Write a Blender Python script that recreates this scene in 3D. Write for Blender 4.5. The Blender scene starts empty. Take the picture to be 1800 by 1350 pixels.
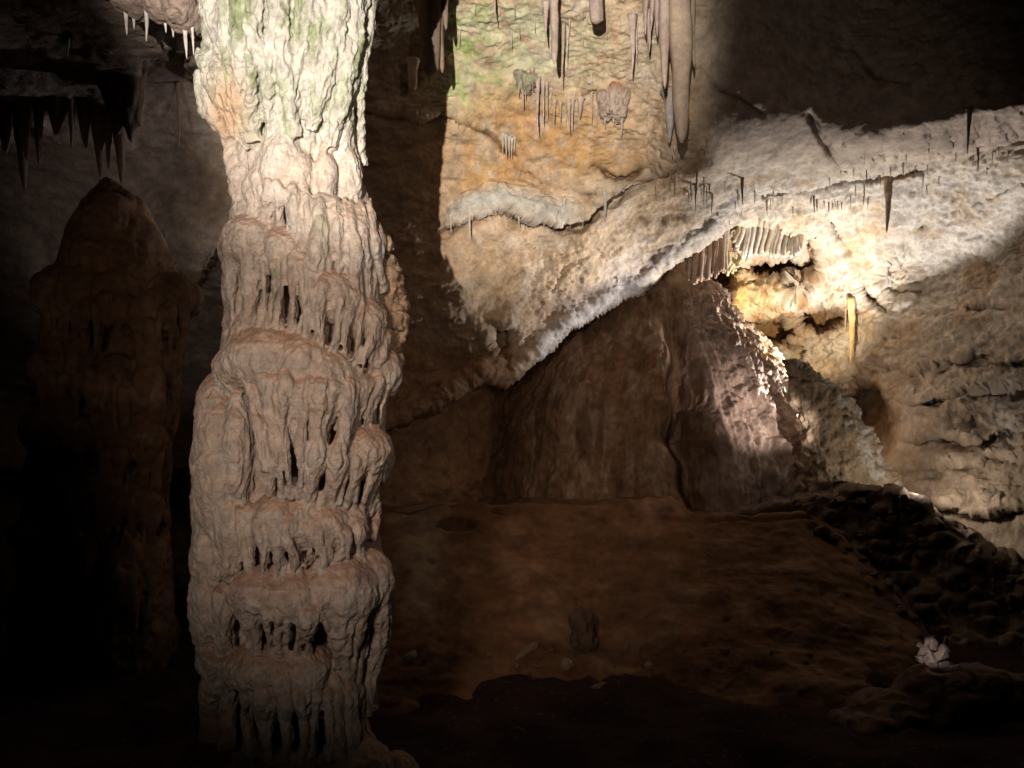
import bpy, bmesh, math, random
import numpy as np
from mathutils import Vector
from mathutils.kdtree import KDTree

random.seed(7)
rng = np.random.default_rng(7)
S = bpy.context.scene
COL = S.collection
F = 1700.0            # focal length in photo pixels (photo is 1800 wide)
CZ = 2.7              # camera height above the lowest floor


def P(px, py, Y):
    px, py, Y = np.broadcast_arrays(np.asarray(px, float), np.asarray(py, float), np.asarray(Y, float))
    return np.stack([(px - 900) / F * Y, Y, CZ - (py - 675) / F * Y], -1)


# ------------------------------------------------------------------ camera
cam_d = bpy.data.cameras.new('camera')
cam_d.sensor_width = 36
cam_d.lens = 36 * F / 1800
cam_d.clip_end = 200
cam = bpy.data.objects.new('camera', cam_d)
cam.location = (0, 0, CZ)
cam.rotation_euler = (math.pi / 2, 0, 0)
COL.objects.link(cam)
S.camera = cam

# ------------------------------------------------------------------ world
W = bpy.data.worlds.new('World')
S.world = W
W.use_nodes = True
W.node_tree.nodes['Background'].inputs[0].default_value = (0.9, 0.75, 0.65, 1)
W.node_tree.nodes['Background'].inputs[1].default_value = 0.0

# ------------------------------------------------------------------ lamps of the cave and added fills
def spot(name, loc, target, watts, col, half_deg, blend, radius):
    l = bpy.data.lights.new(name, 'SPOT')
    l.energy = watts
    l.color = col
    l.spot_size = math.radians(half_deg * 2)
    l.spot_blend = blend
    l.shadow_soft_size = radius
    o = bpy.data.objects.new(name, l)
    o.location = loc
    d = Vector(target) - Vector(loc)
    o.rotation_euler = d.to_track_quat('-Z', 'Y').to_euler()
    COL.objects.link(o)
    return o


def point(name, loc, watts, col, radius):
    l = bpy.data.lights.new(name, 'POINT')
    l.energy = watts
    l.color = col
    l.shadow_soft_size = radius
    o = bpy.data.objects.new(name, l)
    o.location = loc
    COL.objects.link(o)
    return o


# beam on the column top and the ceiling behind it
spot('beam_lamp', (-0.94, -5.0, CZ + 0.3), P(795, 80, 11.2), 14800, (1.0, 0.92, 0.80), 11.4, 0.68, 0.03)
# path lamp that washes the lower column and the clay bank
spot('path_lamp', (-1.5, 0.0, CZ + 1.0), P(690, 715, 7.0), 1000, (1.0, 0.79, 0.64), 19.6, 1.0, 0.45)
# dimmer lamp of the path on the right
spot('far_path_lamp', (1.0, 0.0, CZ + 0.8), P(800, 570, 9.0), 330, (1.0, 0.75, 0.57), 21, 1.0, 0.10)
# added fill without a source of its own, faintly lightens the roof slab
spot('roof_fill', (1.2, 0.0, CZ + 0.5), P(1330, 160, 11.0), 330, (1.0, 0.80, 0.64), 15, 1.0, 0.10)
# lamps hidden behind the flowstone ridge, thrown up into the alcove and along the roof
LC = P(1440, 662, 13.4)
spot('alcove_lamp', LC, LC + np.array([-.35, .75, .75]), 230, (1.0, 0.82, 0.54), 70, 0.5, 0.04)
LB = P(1525, 790, 12.85)
spot('band_lamp', LB, LB + np.array([-.3, .04, 1.0]), 680, (1.0, 0.97, 0.93), 51, 0.22, 0.04)
spot('lip_lamp', P(1420, 638, 12.7), P(1060, 515, 12.2), 420, (0.95, 0.95, 1.0), 27, 0.9, 0.03)
# weak lamp behind the crest of the rubble slope
spot('flank_lamp', P(1560, 850, 10.7), P(1292, 705, 13.1), 420, (1.0, 0.84, 0.76), 15, 1.0, 0.06)
point('wall_lamp', P(1622, 860, 11.15), 22, (1.0, 0.84, 0.68), 0.10)
# left side: added unseen fill for the mound, then the faint chamber lamp
spot('mound_fill', (-3.6, 3.0, CZ - 0.4), P(190, 500, 9.2), 65, (1.0, 0.78, 0.58), 15, 1.0, 0.1)
spot('chamber_lamp', (-2.45, 8.5, CZ + 1.5), P(345, 370, 11.3), 70, (1.0, 0.90, 0.82), 36, 1.0, 0.1)
# small step lamp over the pale boulder
spot('step_lamp', P(1560, 1060, 6.6), P(1640, 1152, 7.75), 30, (1.0, 0.88, 0.82), 5.0, 0.5, 0.01)

S.view_settings.view_transform = 'Standard'
S.view_settings.look = 'None'
S.view_settings.exposure = 0
S.view_settings.gamma = 1
S.view_settings.use_curve_mapping = False
S.cycles.use_denoising = True
S.cycles.max_bounces = 5
S.cycles.diffuse_bounces = 3
S.cycles.glossy_bounces = 2
S.cycles.sample_clamp_indirect = 4

# ------------------------------------------------------------------ noise
_perm = rng.permutation(4096).astype(np.int32)
_g = rng.normal(size=(4096, 3))
_g /= np.linalg.norm(_g, axis=1)[:, None]
_g = _g.astype(np.float32)
_r3 = rng.random((4096, 3)).astype(np.float32)


def _h(ix, iy, iz):
    return _perm[(_perm[(_perm[ix & 4095] + iy) & 4095] + iz) & 4095]


def perlin(p):
    p = np.asarray(p, np.float32)
    i = np.floor(p).astype(np.int32)
    f = p - i
    u = f * f * f * (f * (f * 6 - 15) + 10)
    out = 0
    for dx in (0, 1):
        wx = u[:, 0] if dx else 1 - u[:, 0]
        for dy in (0, 1):
            wy = u[:, 1] if dy else 1 - u[:, 1]
            for dz in (0, 1):
                wz = u[:, 2] if dz else 1 - u[:, 2]
                g = _g[_h(i[:, 0] + dx, i[:, 1] + dy, i[:, 2] + dz)]
                d = g[:, 0] * (f[:, 0] - dx) + g[:, 1] * (f[:, 1] - dy) + g[:, 2] * (f[:, 2] - dz)
                out = out + d * wx * wy * wz
    return out * 1.5


def fbm(p, oct=4, gain=0.5, lac=2.03, ridged=False):
    a, s, out = 1.0, 1.0, 0
    for k in range(oct):
        n = perlin(np.asarray(p) * s + 17.3 * k)
        if ridged:
            n = 1 - 2 * np.abs(n)
        out = out + a * n
        a *= gain
        s *= lac
    return out


def worley(p):
    p = np.asarray(p, np.float32)
    i = np.floor(p).astype(np.int32)
    f1 = np.full(len(p), 9., np.float32)
    f2 = f1.copy()
    for dx in (-1, 0, 1):
        for dy in (-1, 0, 1):
            for dz in (-1, 0, 1):
                c = i + np.array([dx, dy, dz], np.int32)
                q = c + _r3[_h(c[:, 0], c[:, 1], c[:, 2])] - p
                d = np.sqrt((q * q).sum(1))
                m = d < f1
                f2 = np.where(m, f1, np.minimum(f2, d))
                f1 = np.where(m, d, f1)
    return f1, f2


def sstep(a, b, x):
    t = np.clip((x - a) / (b - a), 0, 1)
    return t * t * (3 - 2 * t)


def gauss(px, py, cx, cy, sx, sy):
    return np.exp(-(((px - cx) / sx) ** 2 + ((py - cy) / sy) ** 2))


def curve_y(pts, x):
    a = np.array(pts, float)
    return np.interp(x, a[:, 0], a[:, 1])


def dist_poly(px, py, pts):
    """distance in photo pixels to a polyline"""
    a = np.array(pts, float)
    best = np.full(px.shape, 1e9)
    for (x0, y0), (x1, y1) in zip(a[:-1], a[1:]):
        dx, dy = x1 - x0, y1 - y0
        t = np.clip(((px - x0) * dx + (py - y0) * dy) / (dx * dx + dy * dy), 0, 1)
        best = np.minimum(best, np.hypot(px - x0 - t * dx, py - y0 - t * dy))
    return best


# ------------------------------------------------------------------ mesh helpers
def quads_grid(nr, nc, wrap=False):
    r = np.arange(nr - 1)[:, None]
    c = np.arange(nc if wrap else nc - 1)[None, :]
    c2 = (c + 1) % nc
    return np.stack([(r * nc + c), (r * nc + c2), ((r + 1) * nc + c2), ((r + 1) * nc + c)], -1).reshape(-1, 4)


def vnormals(v, q):
    a, b, c, d = v[q[:, 0]], v[q[:, 1]], v[q[:, 2]], v[q[:, -1]]
    n = np.cross(c - a, d - b)
    out = np.zeros_like(v)
    for k in range(q.shape[1]):
        for ax in range(3):
            out[:, ax] += np.bincount(q[:, k], n[:, ax], len(v))
    return out / np.maximum(np.linalg.norm(out, axis=1), 1e-12)[:, None]


def make_mesh(name, v, q, tint=None, mat=None, normals=None):
    v = np.asarray(v, np.float32)
    q = np.asarray(q, np.int32)
    me = bpy.data.meshes.new(name)
    me.vertices.add(len(v))
    me.vertices.foreach_set('co', v.ravel())
    k = q.shape[1]
    me.loops.add(q.size)
    me.loops.foreach_set('vertex_index', q.ravel())
    me.polygons.add(len(q))
    me.polygons.foreach_set('loop_start', np.arange(0, q.size, k, dtype=np.int32))
    me.polygons.foreach_set('loop_total', np.full(len(q), k, np.int32))
    me.polygons.foreach_set('use_smooth', np.ones(len(q), bool))
    me.update(calc_edges=True)
    if tint is None:
        tint = (0.4, 0.33, 0.27)
    t = np.ones((len(v), 4), np.float32)
    t[:, :3] = tint
    at = me.attributes.new('tint', 'FLOAT_COLOR', 'POINT')
    at.data.foreach_set('color', t.ravel())
    if normals is not None:
        me.normals_split_custom_set_from_vertices(np.asarray(normals, np.float32))
    if mat:
        me.materials.append(mat)
    return me


def obj(name, me, parent=None, kind=None, label=None, cat=None, group=None, loc=None):
    o = bpy.data.objects.new(name, me)
    COL.objects.link(o)
    if parent is not None:
        o.parent = parent
    if loc is not None:
        o.location = loc
    if kind:
        o['kind'] = kind
    if label:
        o['label'] = label
    if cat:
        o['category'] = cat
    if group:
        o['group'] = group
    return o


def submesh(name, v, q, mask, tint, normals, mat):
    qq = q[mask]
    used, inv = np.unique(qq, return_inverse=True)
    return make_mesh(name, v[used], inv.reshape(qq.shape), tint[used], mat, normals[used])


def tube(pts, rad, n=12):
    """closed tube along points (m); returns verts, quads"""
    pts = np.asarray(pts, float)
    rad = np.asarray(rad, float)
    if rad.ndim == 1:
        rad = np.stack([rad, rad], 1)
    t = np.gradient(pts, axis=0)
    t /= np.maximum(np.linalg.norm(t, axis=1), 1e-9)[:, None]
    side = np.cross(t, np.array([0, 1.0, 0]))
    side /= np.maximum(np.linalg.norm(side, axis=1), 1e-9)[:, None]
    oth = np.cross(side, t)
    a = np.linspace(0, 2 * math.pi, n, endpoint=False)
    ring = (pts[:, None] + side[:, None] * np.cos(a)[None, :, None] * rad[:, 0][:, None, None]
            + oth[:, None] * np.sin(a)[None, :, None] * rad[:, 1][:, None, None]).reshape(-1, 3)
    q = quads_grid(len(pts), n, True)
    m = len(ring)
    v = np.vstack([ring, pts[0], pts[-1]])
    k = np.arange(n)
    c0 = np.stack([np.full(n, m), (k + 1) % n, k, k], 1)
    c1 = np.stack([np.full(n, m + 1), m - n + k, m - n + (k + 1) % n, m - n + (k + 1) % n], 1)
    tri = np.vstack([c0, c1])
    return v, q, tri[:, :3]


def ellipsoid(c, r, nu=20, nv=12, tilt=0.0):
    a = np.linspace(0, 2 * math.pi, nu, endpoint=False)
    b = np.linspace(0.02, math.pi - 0.02, nv)
    v = np.stack([np.cos(a)[None] * np.sin(b)[:, None], np.sin(a)[None] * np.sin(b)[:, None],
                  np.cos(b)[:, None] * np.ones(nu)[None]], -1).reshape(-1, 3) * np.array(r)
    if tilt:
        ct, st = math.cos(tilt), math.sin(tilt)
        v = np.stack([v[:, 0] * ct + v[:, 2] * st, v[:, 1], -v[:, 0] * st + v[:, 2] * ct], 1)
    q = quads_grid(nv, nu, True)
    m = nu * nv
    v = np.vstack([v, [[0, 0, v[:nu, 2].mean()], [0, 0, v[-nu:, 2].mean()]]]) + np.array(c)
    k = np.arange(nu)
    tri = np.vstack([np.stack([np.full(nu, m), (k + 1) % nu, k], 1),
                     np.stack([np.full(nu, m + 1), m - nu + k, m - nu + (k + 1) % nu], 1)])
    return v, q, tri


class Soup:
    def __init__(self):
        self.v, self.f, self.n = [], [], 0

    def add(self, shape):
        v, q, t = shape
        self.v.append(v)
        self.f += (q + self.n).tolist()
        self.f += (t + self.n).tolist()
        self.n += len(v)

    def remesh(self, voxel, smooth=2):
        me = bpy.data.meshes.new('tmp')
        me.from_pydata(np.vstack(self.v).tolist(), [], self.f)
        o = bpy.data.objects.new('tmp', me)
        COL.objects.link(o)
        m = o.modifiers.new('r', 'REMESH')
        m.mode = 'VOXEL'
        m.voxel_size = voxel
        if smooth:
            s = o.modifiers.new('s', 'SMOOTH')
            s.factor = 0.5
            s.iterations = smooth
        dg = bpy.context.evaluated_depsgraph_get()
        ev = o.evaluated_get(dg)
        em = ev.to_mesh()
        v = np.empty(len(em.vertices) * 3, np.float32)
        em.vertices.foreach_get('co', v)
        nl = len(em.loops)
        li = np.empty(nl, np.int32)
        em.loops.foreach_get('vertex_index', li)
        q = li.reshape(-1, 4)
        ev.to_mesh_clear()
        bpy.data.objects.remove(o)
        bpy.data.meshes.remove(me)
        return v.reshape(-1, 3).astype(float), q.copy()


# ------------------------------------------------------------------ materials
def rock_material(name, bump=0.5, scale=22.0, rough=0.78, mottled=0.35, cell=0.0, spec=0.3):
    m = bpy.data.materials.new(name)
    m.use_nodes = True
    nt = m.node_tree
    b = nt.nodes['Principled BSDF']
    b.inputs['Roughness'].default_value = rough
    b.inputs['Specular IOR Level'].default_value = spec
    N = nt.nodes.new
    L = nt.links.new
    tc = N('ShaderNodeTexCoord')
    at = N('ShaderNodeAttribute')
    at.attribute_name = 'tint'
    n1 = N('ShaderNodeTexNoise')
    n1.inputs['Scale'].default_value = scale * 0.35
    n1.inputs['Detail'].default_value = 6
    n1.inputs['Roughness'].default_value = 0.65
    n2 = N('ShaderNodeTexNoise')
    n2.inputs['Scale'].default_value = scale
    n2.inputs['Detail'].default_value = 5
    n2.inputs['Roughness'].default_value = 0.7
    L(tc.outputs['Object'], n1.inputs['Vector'])
    L(tc.outputs['Object'], n2.inputs['Vector'])
    ramp = N('ShaderNodeMapRange')
    ramp.inputs['From Min'].default_value = 0.3
    ramp.inputs['From Max'].default_value = 0.7
    ramp.inputs['To Min'].default_value = 1 - mottled
    ramp.inputs['To Max'].default_value = 1 + mottled * 0.6
    L(n1.outputs['Fac'], ramp.inputs['Value'])
    mul = N('ShaderNodeVectorMath')
    mul.operation = 'SCALE'
    L(at.outputs['Color'], mul.inputs[0])
    L(ramp.outputs[0], mul.inputs['Scale'])
    # small dark mineral specks
    n3 = N('ShaderNodeTexNoise')
    n3.inputs['Scale'].default_value = scale * 2.1
    n3.inputs['Detail'].default_value = 3
    L(tc.outputs['Object'], n3.inputs['Vector'])
    sp = N('ShaderNodeMapRange')
    sp.inputs['From Min'].default_value = 0.60
    sp.inputs['From Max'].default_value = 0.72
    sp.inputs['To Min'].default_value = 0.0
    sp.inputs['To Max'].default_value = 0.45
    L(n3.outputs['Fac'], sp.inputs['Value'])
    mix = N('ShaderNodeMix')
    mix.data_type = 'RGBA'
    mix.inputs['B'].default_value = (0.16, 0.10, 0.07, 1)
    L(sp.outputs[0], mix.inputs['Factor'])
    L(mul.outputs[0], mix.inputs['A'])
    L(mix.outputs['Result'], b.inputs['Base Color'])
    bp = N('ShaderNodeBump')
    bp.inputs['Strength'].default_value = bump
    bp.inputs['Distance'].default_value = 0.02
    if cell:
        vo = N('ShaderNodeTexVoronoi')
        vo.inputs['Scale'].default_value = cell
        L(tc.outputs['Object'], vo.inputs['Vector'])
        ad = N('ShaderNodeMath')
        ad.operation = 'SUBTRACT'
        L(n2.outputs['Fac'], ad.inputs[0])
        L(vo.outputs['Distance'], ad.inputs[1])
        L(ad.outputs[0], bp.inputs['Height'])
    else:
        L(n2.outputs['Fac'], bp.inputs['Height'])
    L(bp.outputs[0], b.inputs['Normal'])
    return m


M_WALL = rock_material('limestone_wall', 0.9, 18, 0.82, 0.38, spec=.2)
M_COL = rock_material('flowstone', 1.0, 42, 0.72, 0.34)
M_DRIP = rock_material('dripstone', 0.4, 40, 0.7, 0.3)
M_CLAY = rock_material('clay_floor', 0.6, 9, 0.85, 0.5, spec=.12)
M_SHADED_FLOOR = rock_material('shaded_floor', 0.5, 9, 0.95, 0.45, spec=.03)
M_CONE = rock_material('calcite_cone', 0.7, 20, 0.8, 0.4, spec=.15)


def mixc(t, mask, col):
    m = np.clip(mask, 0, 1)[:, None]
    return t * (1 - m) + np.array(col)[None] * m


# ================================================================== CAVE SHELL
CTRL = np.array([
    (-200, -200, 6.3), (150, -200, 6.8), (330, -200, 6.9), (-200, 100, 9), (100, 100, 9.4), (300, 100, 9.5),
    (-200, 300, 11), (100, 300, 11.5), (300, 300, 11.5), (350, 430, 11.2), (0, 500, 12), (200, 600, 12.5),
    (380, 620, 12.8), (0, 900, 12), (300, 900, 12.5), (0, 1300, 12), (400, 1300, 12),
    (500, -200, 8.8), (500, 100, 10.7), (500, 400, 12), (500, 700, 12.4), (500, 1000, 12),
    (700, -200, 9.2), (900, -200, 9.3), (1100, -200, 9.3), (700, 100, 11), (900, 100, 11), (1100, 100, 10.9),
    (700, 300, 11.6), (900, 300, 11.8), (1100, 300, 11.8), (750, 500, 12), (900, 500, 12.4), (1050, 450, 12.5),
    (800, 640, 12.3), (930, 620, 12.6), (720, 760, 12.0), (800, 850, 11.8), (720, 950, 11.5),
    (1250, -200, 9.2), (1500, -200, 10.6), (1950, -200, 9.9), (1250, 100, 10.9), (1500, 100, 11.6), (1950, 100, 11.2),
    (1300, 280, 12.0), (1500, 270, 12.2), (1800, 210, 11.4), (1250, 380, 12.5), (1400, 340, 12.6), (1600, 330, 12.6),
    (1800, 300, 11.6), (1950, 300, 10.9), (1450, 450, 14.4), (1600, 450, 13.9), (1800, 420, 12.6), (1300, 550, 15.3),
    (1400, 550, 15.4), (1480, 600, 15), (1600, 560, 13.9), (1800, 560, 12.3), (1500, 720, 14.7), (1600, 750, 12.9),
    (1800, 720, 11.5), (1600, 900, 12.2), (1800, 900, 11.1), (1700, 1050, 11.4), (1950, 1050, 10.2),
    (1200, 1050, 14), (1000, 1050, 14), (1000, 800, 15), (1200, 800, 15.5), (1700, 1300, 11), (1000, 1300, 13)], float)


def tps(ctrl):
    x = ctrl[:, :2] / 300
    d = np.linalg.norm(x[:, None] - x[None], axis=2)
    K = np.where(d > 0, d * d * np.log(np.maximum(d, 1e-9)), 0) + np.eye(len(x)) * 0.02
    A = np.zeros((len(x) + 3,) * 2)
    A[:len(x), :len(x)] = K
    A[:len(x), -3:] = np.c_[np.ones(len(x)), x]
    A[-3:, :len(x)] = A[:len(x), -3:].T
    w = np.linalg.solve(A, np.r_[ctrl[:, 2], 0, 0, 0])

    def ev(px, py):
        p = np.stack([px, py], -1).reshape(-1, 2) / 300
        out = w[-3] + p @ w[-2:]
        for k in range(len(x)):
            d2 = ((p - x[k]) ** 2).sum(1)
            out += w[k] * 0.5 * d2 * np.log(np.maximum(d2, 1e-12))
        return out.reshape(np.shape(px))
    return ev


LIP = [(400, 830), (560, 790), (640, 762), (700, 742), (750, 720), (800, 690), (850, 668), (888, 676), (905, 662), (930, 640),
       (980, 602), (1000, 582), (1040, 562), (1090, 528), (1130, 510), (1165, 474), (1200, 455), (1240, 428), (1275, 402), (1300, 396), (1330, 384),
       (1360, 388), (1400, 402), (1420, 404)]
CRACK1 = [(770, 408), (800, 392), (830, 378), (880, 368), (930, 380), (980, 393), (1020, 391), (1060, 356), (1110, 323), (1165, 300)]
CRACK2 = [(640, 200), (700, 206), (740, 213), (775, 206), (800, 208), (830, 222), (850, 232), (870, 246), (890, 268), (905, 272)]
CRACK3 = [(1040, 290), (1060, 302), (1080, 312), (1110, 310), (1135, 292), (1180, 276)]
CRACK4 = [(970, 508), (985, 478), (1005, 462), (1030, 456)]
CRACK5 = [(1425, 205), (1440, 235), (1455, 262), (1475, 285)]
CRACK6 = [(1462, 392), (1490, 430), (1512, 470), (1524, 515), (1560, 548)]


def shell():
    xs = np.r_[np.arange(-140, 640, 5.5), np.arange(640, 1760, 2.3), np.arange(1760, 1960, 3.2)]
    ys = np.r_[np.arange(-170, -20, 6), np.arange(-20, 700, 2.3), np.arange(700, 900, 2.8), np.arange(900, 1260, 7)]
    nc, nr = len(xs), len(ys)
    PX, PY = np.meshgrid(xs, ys)
    px, py = PX.ravel(), PY.ravel()
    base = tps(CTRL)
    D = base(px, py)
    wob = perlin(np.stack([px / 34, py / 34, px * 0], 1)) * 8 + perlin(np.stack([px / 11, py / 11, px * 0 + 3], 1)) * 3
    # arch lip: the rock under it steps back
    lip = curve_y(LIP, px) + wob * 0.7
    amt = np.interp(px, [400, 640, 860, 905, 960, 1200, 1290, 1300, 1425, 1440], [.3, .3, .45, 1.0, 1.6, 1.7, 1.1, .8, .7, 0])
    depth_under = np.where(px > 1285, 1 - sstep(455, 520, py), 1.0)
    D += amt * sstep(-1, 7, py - lip) * depth_under
    # rounded edge just above the lip leans to the viewer
    D -= 0.22 * np.exp(-((py - lip + 14) / 22) ** 2) * (py < lip) * np.interp(px, [650, 900, 1250, 1300], [.4, 1, 1, 0])
    # overhanging ledges
    c1 = curve_y(CRACK1, px) + wob * 0.35
    w1 = sstep(740, 830, px) * (1 - sstep(1060, 1165, px) * 0.75) * (px < 1185)
    s = py - c1
    D -= 0.28 * w1 * np.exp(-((s + 4) / 34.) ** 2) * (s < 0)
    D += 0.42 * w1 * sstep(0, 3, s) * (1 - sstep(6, 24, s))
    for crv, dep, wid in ((CRACK2, .30, 4.5), (CRACK3, .30, 4.5), (CRACK4, .08, 3), (CRACK5, .35, 7), (CRACK6, .24, 7), ([(1340, 345), (1400, 332), (1470, 318), (1560, 312), (1620, 300)], .10, 5), ([(1600, 400), (1660, 372), (1730, 350), (1800, 318)], .10, 5),
                          ([(1000, 330), (1030, 342), (1052, 344), (1078, 338)], .12, 3), ([(890, 268), (906, 296), (930, 304), (960, 322), (990, 332)], .14, 3),
                          ([(1128, 232), (1150, 252), (1182, 276)], .12, 3), ([(815, 436), (832, 462), (838, 500)], .06, 2.5), ([(930, 150), (965, 166), (1010, 170), (1050, 160)], .10, 3),
                          ([(1230, 120), (1262, 160), (1300, 172), (1340, 200)], .16, 4), ([(1500, 90), (1540, 140), (1600, 150)], .16, 4)):
        d = dist_poly(px + wob * 0.5, py + wob * 0.4, crv)
        D += dep * np.exp(-(d / wid) ** 2)
    # blocks of the ceiling between the cracks
    c2 = curve_y(CRACK2, px) + wob * .3
    D -= 0.13 * np.exp(-np.abs(py - c2 + 2) / 22) * (py < c2) * sstep(690, 740, px) * (1 - sstep(880, 920, px))
    # pockets of the alcove and of the right hand wall
    for cx, cy, sx, sy, dep in ((1355, 582, 46, 27, .7), (1445, 558, 46, 28, .6), (1362, 472, 58, 20, .75), (1430, 470, 18, 24, .5),
                                (1532, 742, 44, 72, .9), (1390, 620, 30, 18, .2), (1660, 480, 120, 60, .25),
                                (1400, 505, 30, 14, .12), (880, 600, 22, 34, .35), (1560, 520, 40, 18, .1),
                                (762, 682, 13, 6, .35), (1730, 545, 36, 10, .12),
                                (235, 420, 60, 120, .0), (200, 300, 80, 40, .0)):
        w = wob * 0.8
        r = np.hypot((px + w - cx) / sx, (py + w - cy) / sy)
        D += dep * (1 - sstep(0.75, 1.08, r))
    for crv, x0, a in (([(1540, 640), (1620, 655), (1700, 628), (1760, 640), (1960, 610)], 1560, .16), ([(1560, 700), (1640, 706), (1700, 690), (1800, 684), (1960, 670)], 1580, .20),
                       ([(1590, 772), (1650, 764), (1720, 770), (1800, 752), (1960, 740)], 1600, .34), ([(1600, 830), (1680, 818), (1760, 800), (1960, 790)], 1610, .18),
                       ([(1600, 880), (1700, 905), (1760, 895), (1960, 880)], 1640, .26)):
        sr = py - curve_y(crv, px) - wob * 1.5
        wr = sstep(x0 - 20, x0 + 40, px)
        D -= a * .6 * wr * np.exp(-((sr + 3) / 26.) ** 2) * (sr < 0)
        D += a * .5 * wr * sstep(0, 3, sr) * (1 - sstep(6, 22, sr))
    # pale lobe hanging behind the column
    lobe_lo = np.interp(px, [250, 280, 305, 330, 345, 360, 385, 420], [380, 415, 470, 505, 512, 490, 430, 400]) + wob * .6
    D += 0.9 * sstep(-2, 8, py - lobe_lo) * sstep(240, 300, px) * (1 - sstep(420, 470, px)) * (1 - sstep(620, 700, py))
    # the roof slab upper right comes lower and nearer than the rock behind it
    bnd = np.interp(px, [1215, 1300, 1400, 1500, 1560, 1650, 1720, 1800, 1950], [330, 320, 302, 282, 270, 255, 240, 222, 190]) + wob * 1.2
    D -= np.interp(px, [1140, 1225, 1320, 1450, 1800, 1950], [0, .6, .85, 1.15, 1.5, 1.5]) * (1 - sstep(-45 - 70 * (1 - sstep(1380, 1520, px)), 28 + 20 * (1 - sstep(1380, 1520, px)), py - bnd)) * sstep(-420, -20, py - bnd)
    # ragged lower edge of the black ceiling upper left
    co = np.interp(px, [-150, 0, 60, 130, 190, 240, 250, 300, 345, 420], [200, 210, 250, 190, 235, 225, 120, 110, 150, 60]) + wob * 1.6
    D -= 1.1 * (1 - sstep(-30, 4, py - co)) * (1 - sstep(345, 430, px)) * sstep(-60, 60, co - py + 220)
    v = P(px, py, D)
    q = quads_grid(nr, nc)[:, ::-1]
    n = vnormals(v, q)
    if (n[:, 1].mean() > 0):
        q = q[:, ::-1]
        n = -n
    # relief
    right = sstep(1180, 1330, px) * (1 - sstep(650, 800, py)) * sstep(230, 330, py)
    alc = gauss(px, py, 1370, 540, 130, 110)
    big = fbm(v * 0.8, 3) * 0.10
    ridg = fbm(v * np.array([1.3, 1.3, 2.6]) + 31, 4, 0.55, ridged=True)
    med = fbm(v * np.array([3.2, 3.2, 5.5]) + 5, 4, 0.55) * 0.040
    scaly = fbm(v * np.array([8, 8, 17.]) + 9, 3, 0.6, ridged=True) * 0.013
    wv = np.stack([fbm(v * 6, 2), fbm(v * 6 + 30, 2), fbm(v * 6 + 60, 2)], 1)
    f1, f2 = worley(v * 14.0 + wv * 0.8)
    pop = np.clip(0.55 - f1, -0.2, 1) * 0.06
    crin = fbm(v * np.array([7, 7, 9.]) + wv * .5 + 77, 4, .62, ridged=True) * .022
    g1, g2 = worley(v * np.array([2.6, 2.6, 3.6]) + 3)
    blk = np.clip(g2 - g1, 0, .5) * 0.14
    fine = fbm(v * 26., 2, 0.6) * 0.010
    rm = .25 + 1.0 * sstep(-.35, .45, fbm(v * .9 + 15, 3, .5))
    disp = big + med + rm * (ridg * 0.022 * (0.5 + right) + scaly * (0.6 + 0.7 * (1 - right))) + pop * (0.18 + 0.65 * right + 1.2 * alc) \
        + blk * (0.35 + 1.1 * alc) + fine + crin * right * (.7 + .9 * alc)
    # horizontal bedding on the lower right wall
    bed = sstep(1560, 1640, px) * sstep(560, 640, py)
    disp += bed * fbm(v * np.array([2.2, 2.2, 5.5]) + 70, 5, .6) * 0.05
    disp *= 1 - .45 * sstep(1240, 1380, px) * (1 - sstep(-60, 10, py - bnd))
    disp *= 1 - .55 * sstep(1200, 1240, px) * (1 - sstep(1420, 1520, px)) * (1 - sstep(290, 340, py))
    lw = 1 - sstep(380, 520, px)
    disp *= 1 - .35 * lw
    disp -= lw * (scaly * .55 + ridg * .008 + blk * .2 + pop * .1)
    v = v + n * disp[:, None]
    n = vnormals(v, q)
    # mineral colours, with some lamp light and shade put into the tint
    lim = fbm(v * 1.7 + 40, 4, .6)
    t = np.tile(np.array([0.42, 0.315, 0.215]), (len(v), 1))
    t = mixc(t, sstep(-.1, .7, lim) * .8, (0.46, 0.395, 0.33))
    t = mixc(t, sstep(.15, .7, fbm(v * 3.1 + 60, 3, .6)) * .6, (0.34, 0.22, 0.14))
    # shade of the unlit ceiling put into the tint upper right; left side darker
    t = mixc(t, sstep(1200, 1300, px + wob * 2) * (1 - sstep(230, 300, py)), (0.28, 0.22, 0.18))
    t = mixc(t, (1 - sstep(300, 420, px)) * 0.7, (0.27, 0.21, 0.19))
    # ochre staining
    oc = np.clip(1.1 * gauss(px, py, 850, 300, 110, 70) + gauss(px, py, 890, 185, 110, 50) + .9 * gauss(px, py, 1010, 235, 90, 60) + .35 * gauss(px, py, 900, 480, 150, 120)
                 + .6 * gauss(px, py, 1060, 290, 90, 30) + .6 * gauss(px, py, 790, 110, 40, 60), 0, 1)
    st = fbm(v * np.array([5, 5, 3.]) + 90, 5, .65)
    t = mixc(t, oc * sstep(-.35, .30, lim * .5 + st * .8 + .2), (0.40, 0.24, 0.11))
    rd = gauss(px, py, 840, 118, 30, 22) + gauss(px, py, 930, 215, 45, 25) + gauss(px, py, 1070, 155, 24, 18) + gauss(px, py, 905, 275, 50, 20)
    t = mixc(t, rd * sstep(-.1, .4, fbm(v * 6 + 3, 3)) * .8, (0.38, 0.20, 0.11))
    # algae where the beam keeps the rock lit
    gr = np.clip(gauss(px, py, 830, 20, 110, 70) + gauss(px, py, 960, 90, 120, 70) + gauss(px, py, 800, 150, 50, 50) * .8, 0, 1)
    t = mixc(t, gr * .8 * sstep(-.5, .1, st), (0.43, 0.44, 0.29))
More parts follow.
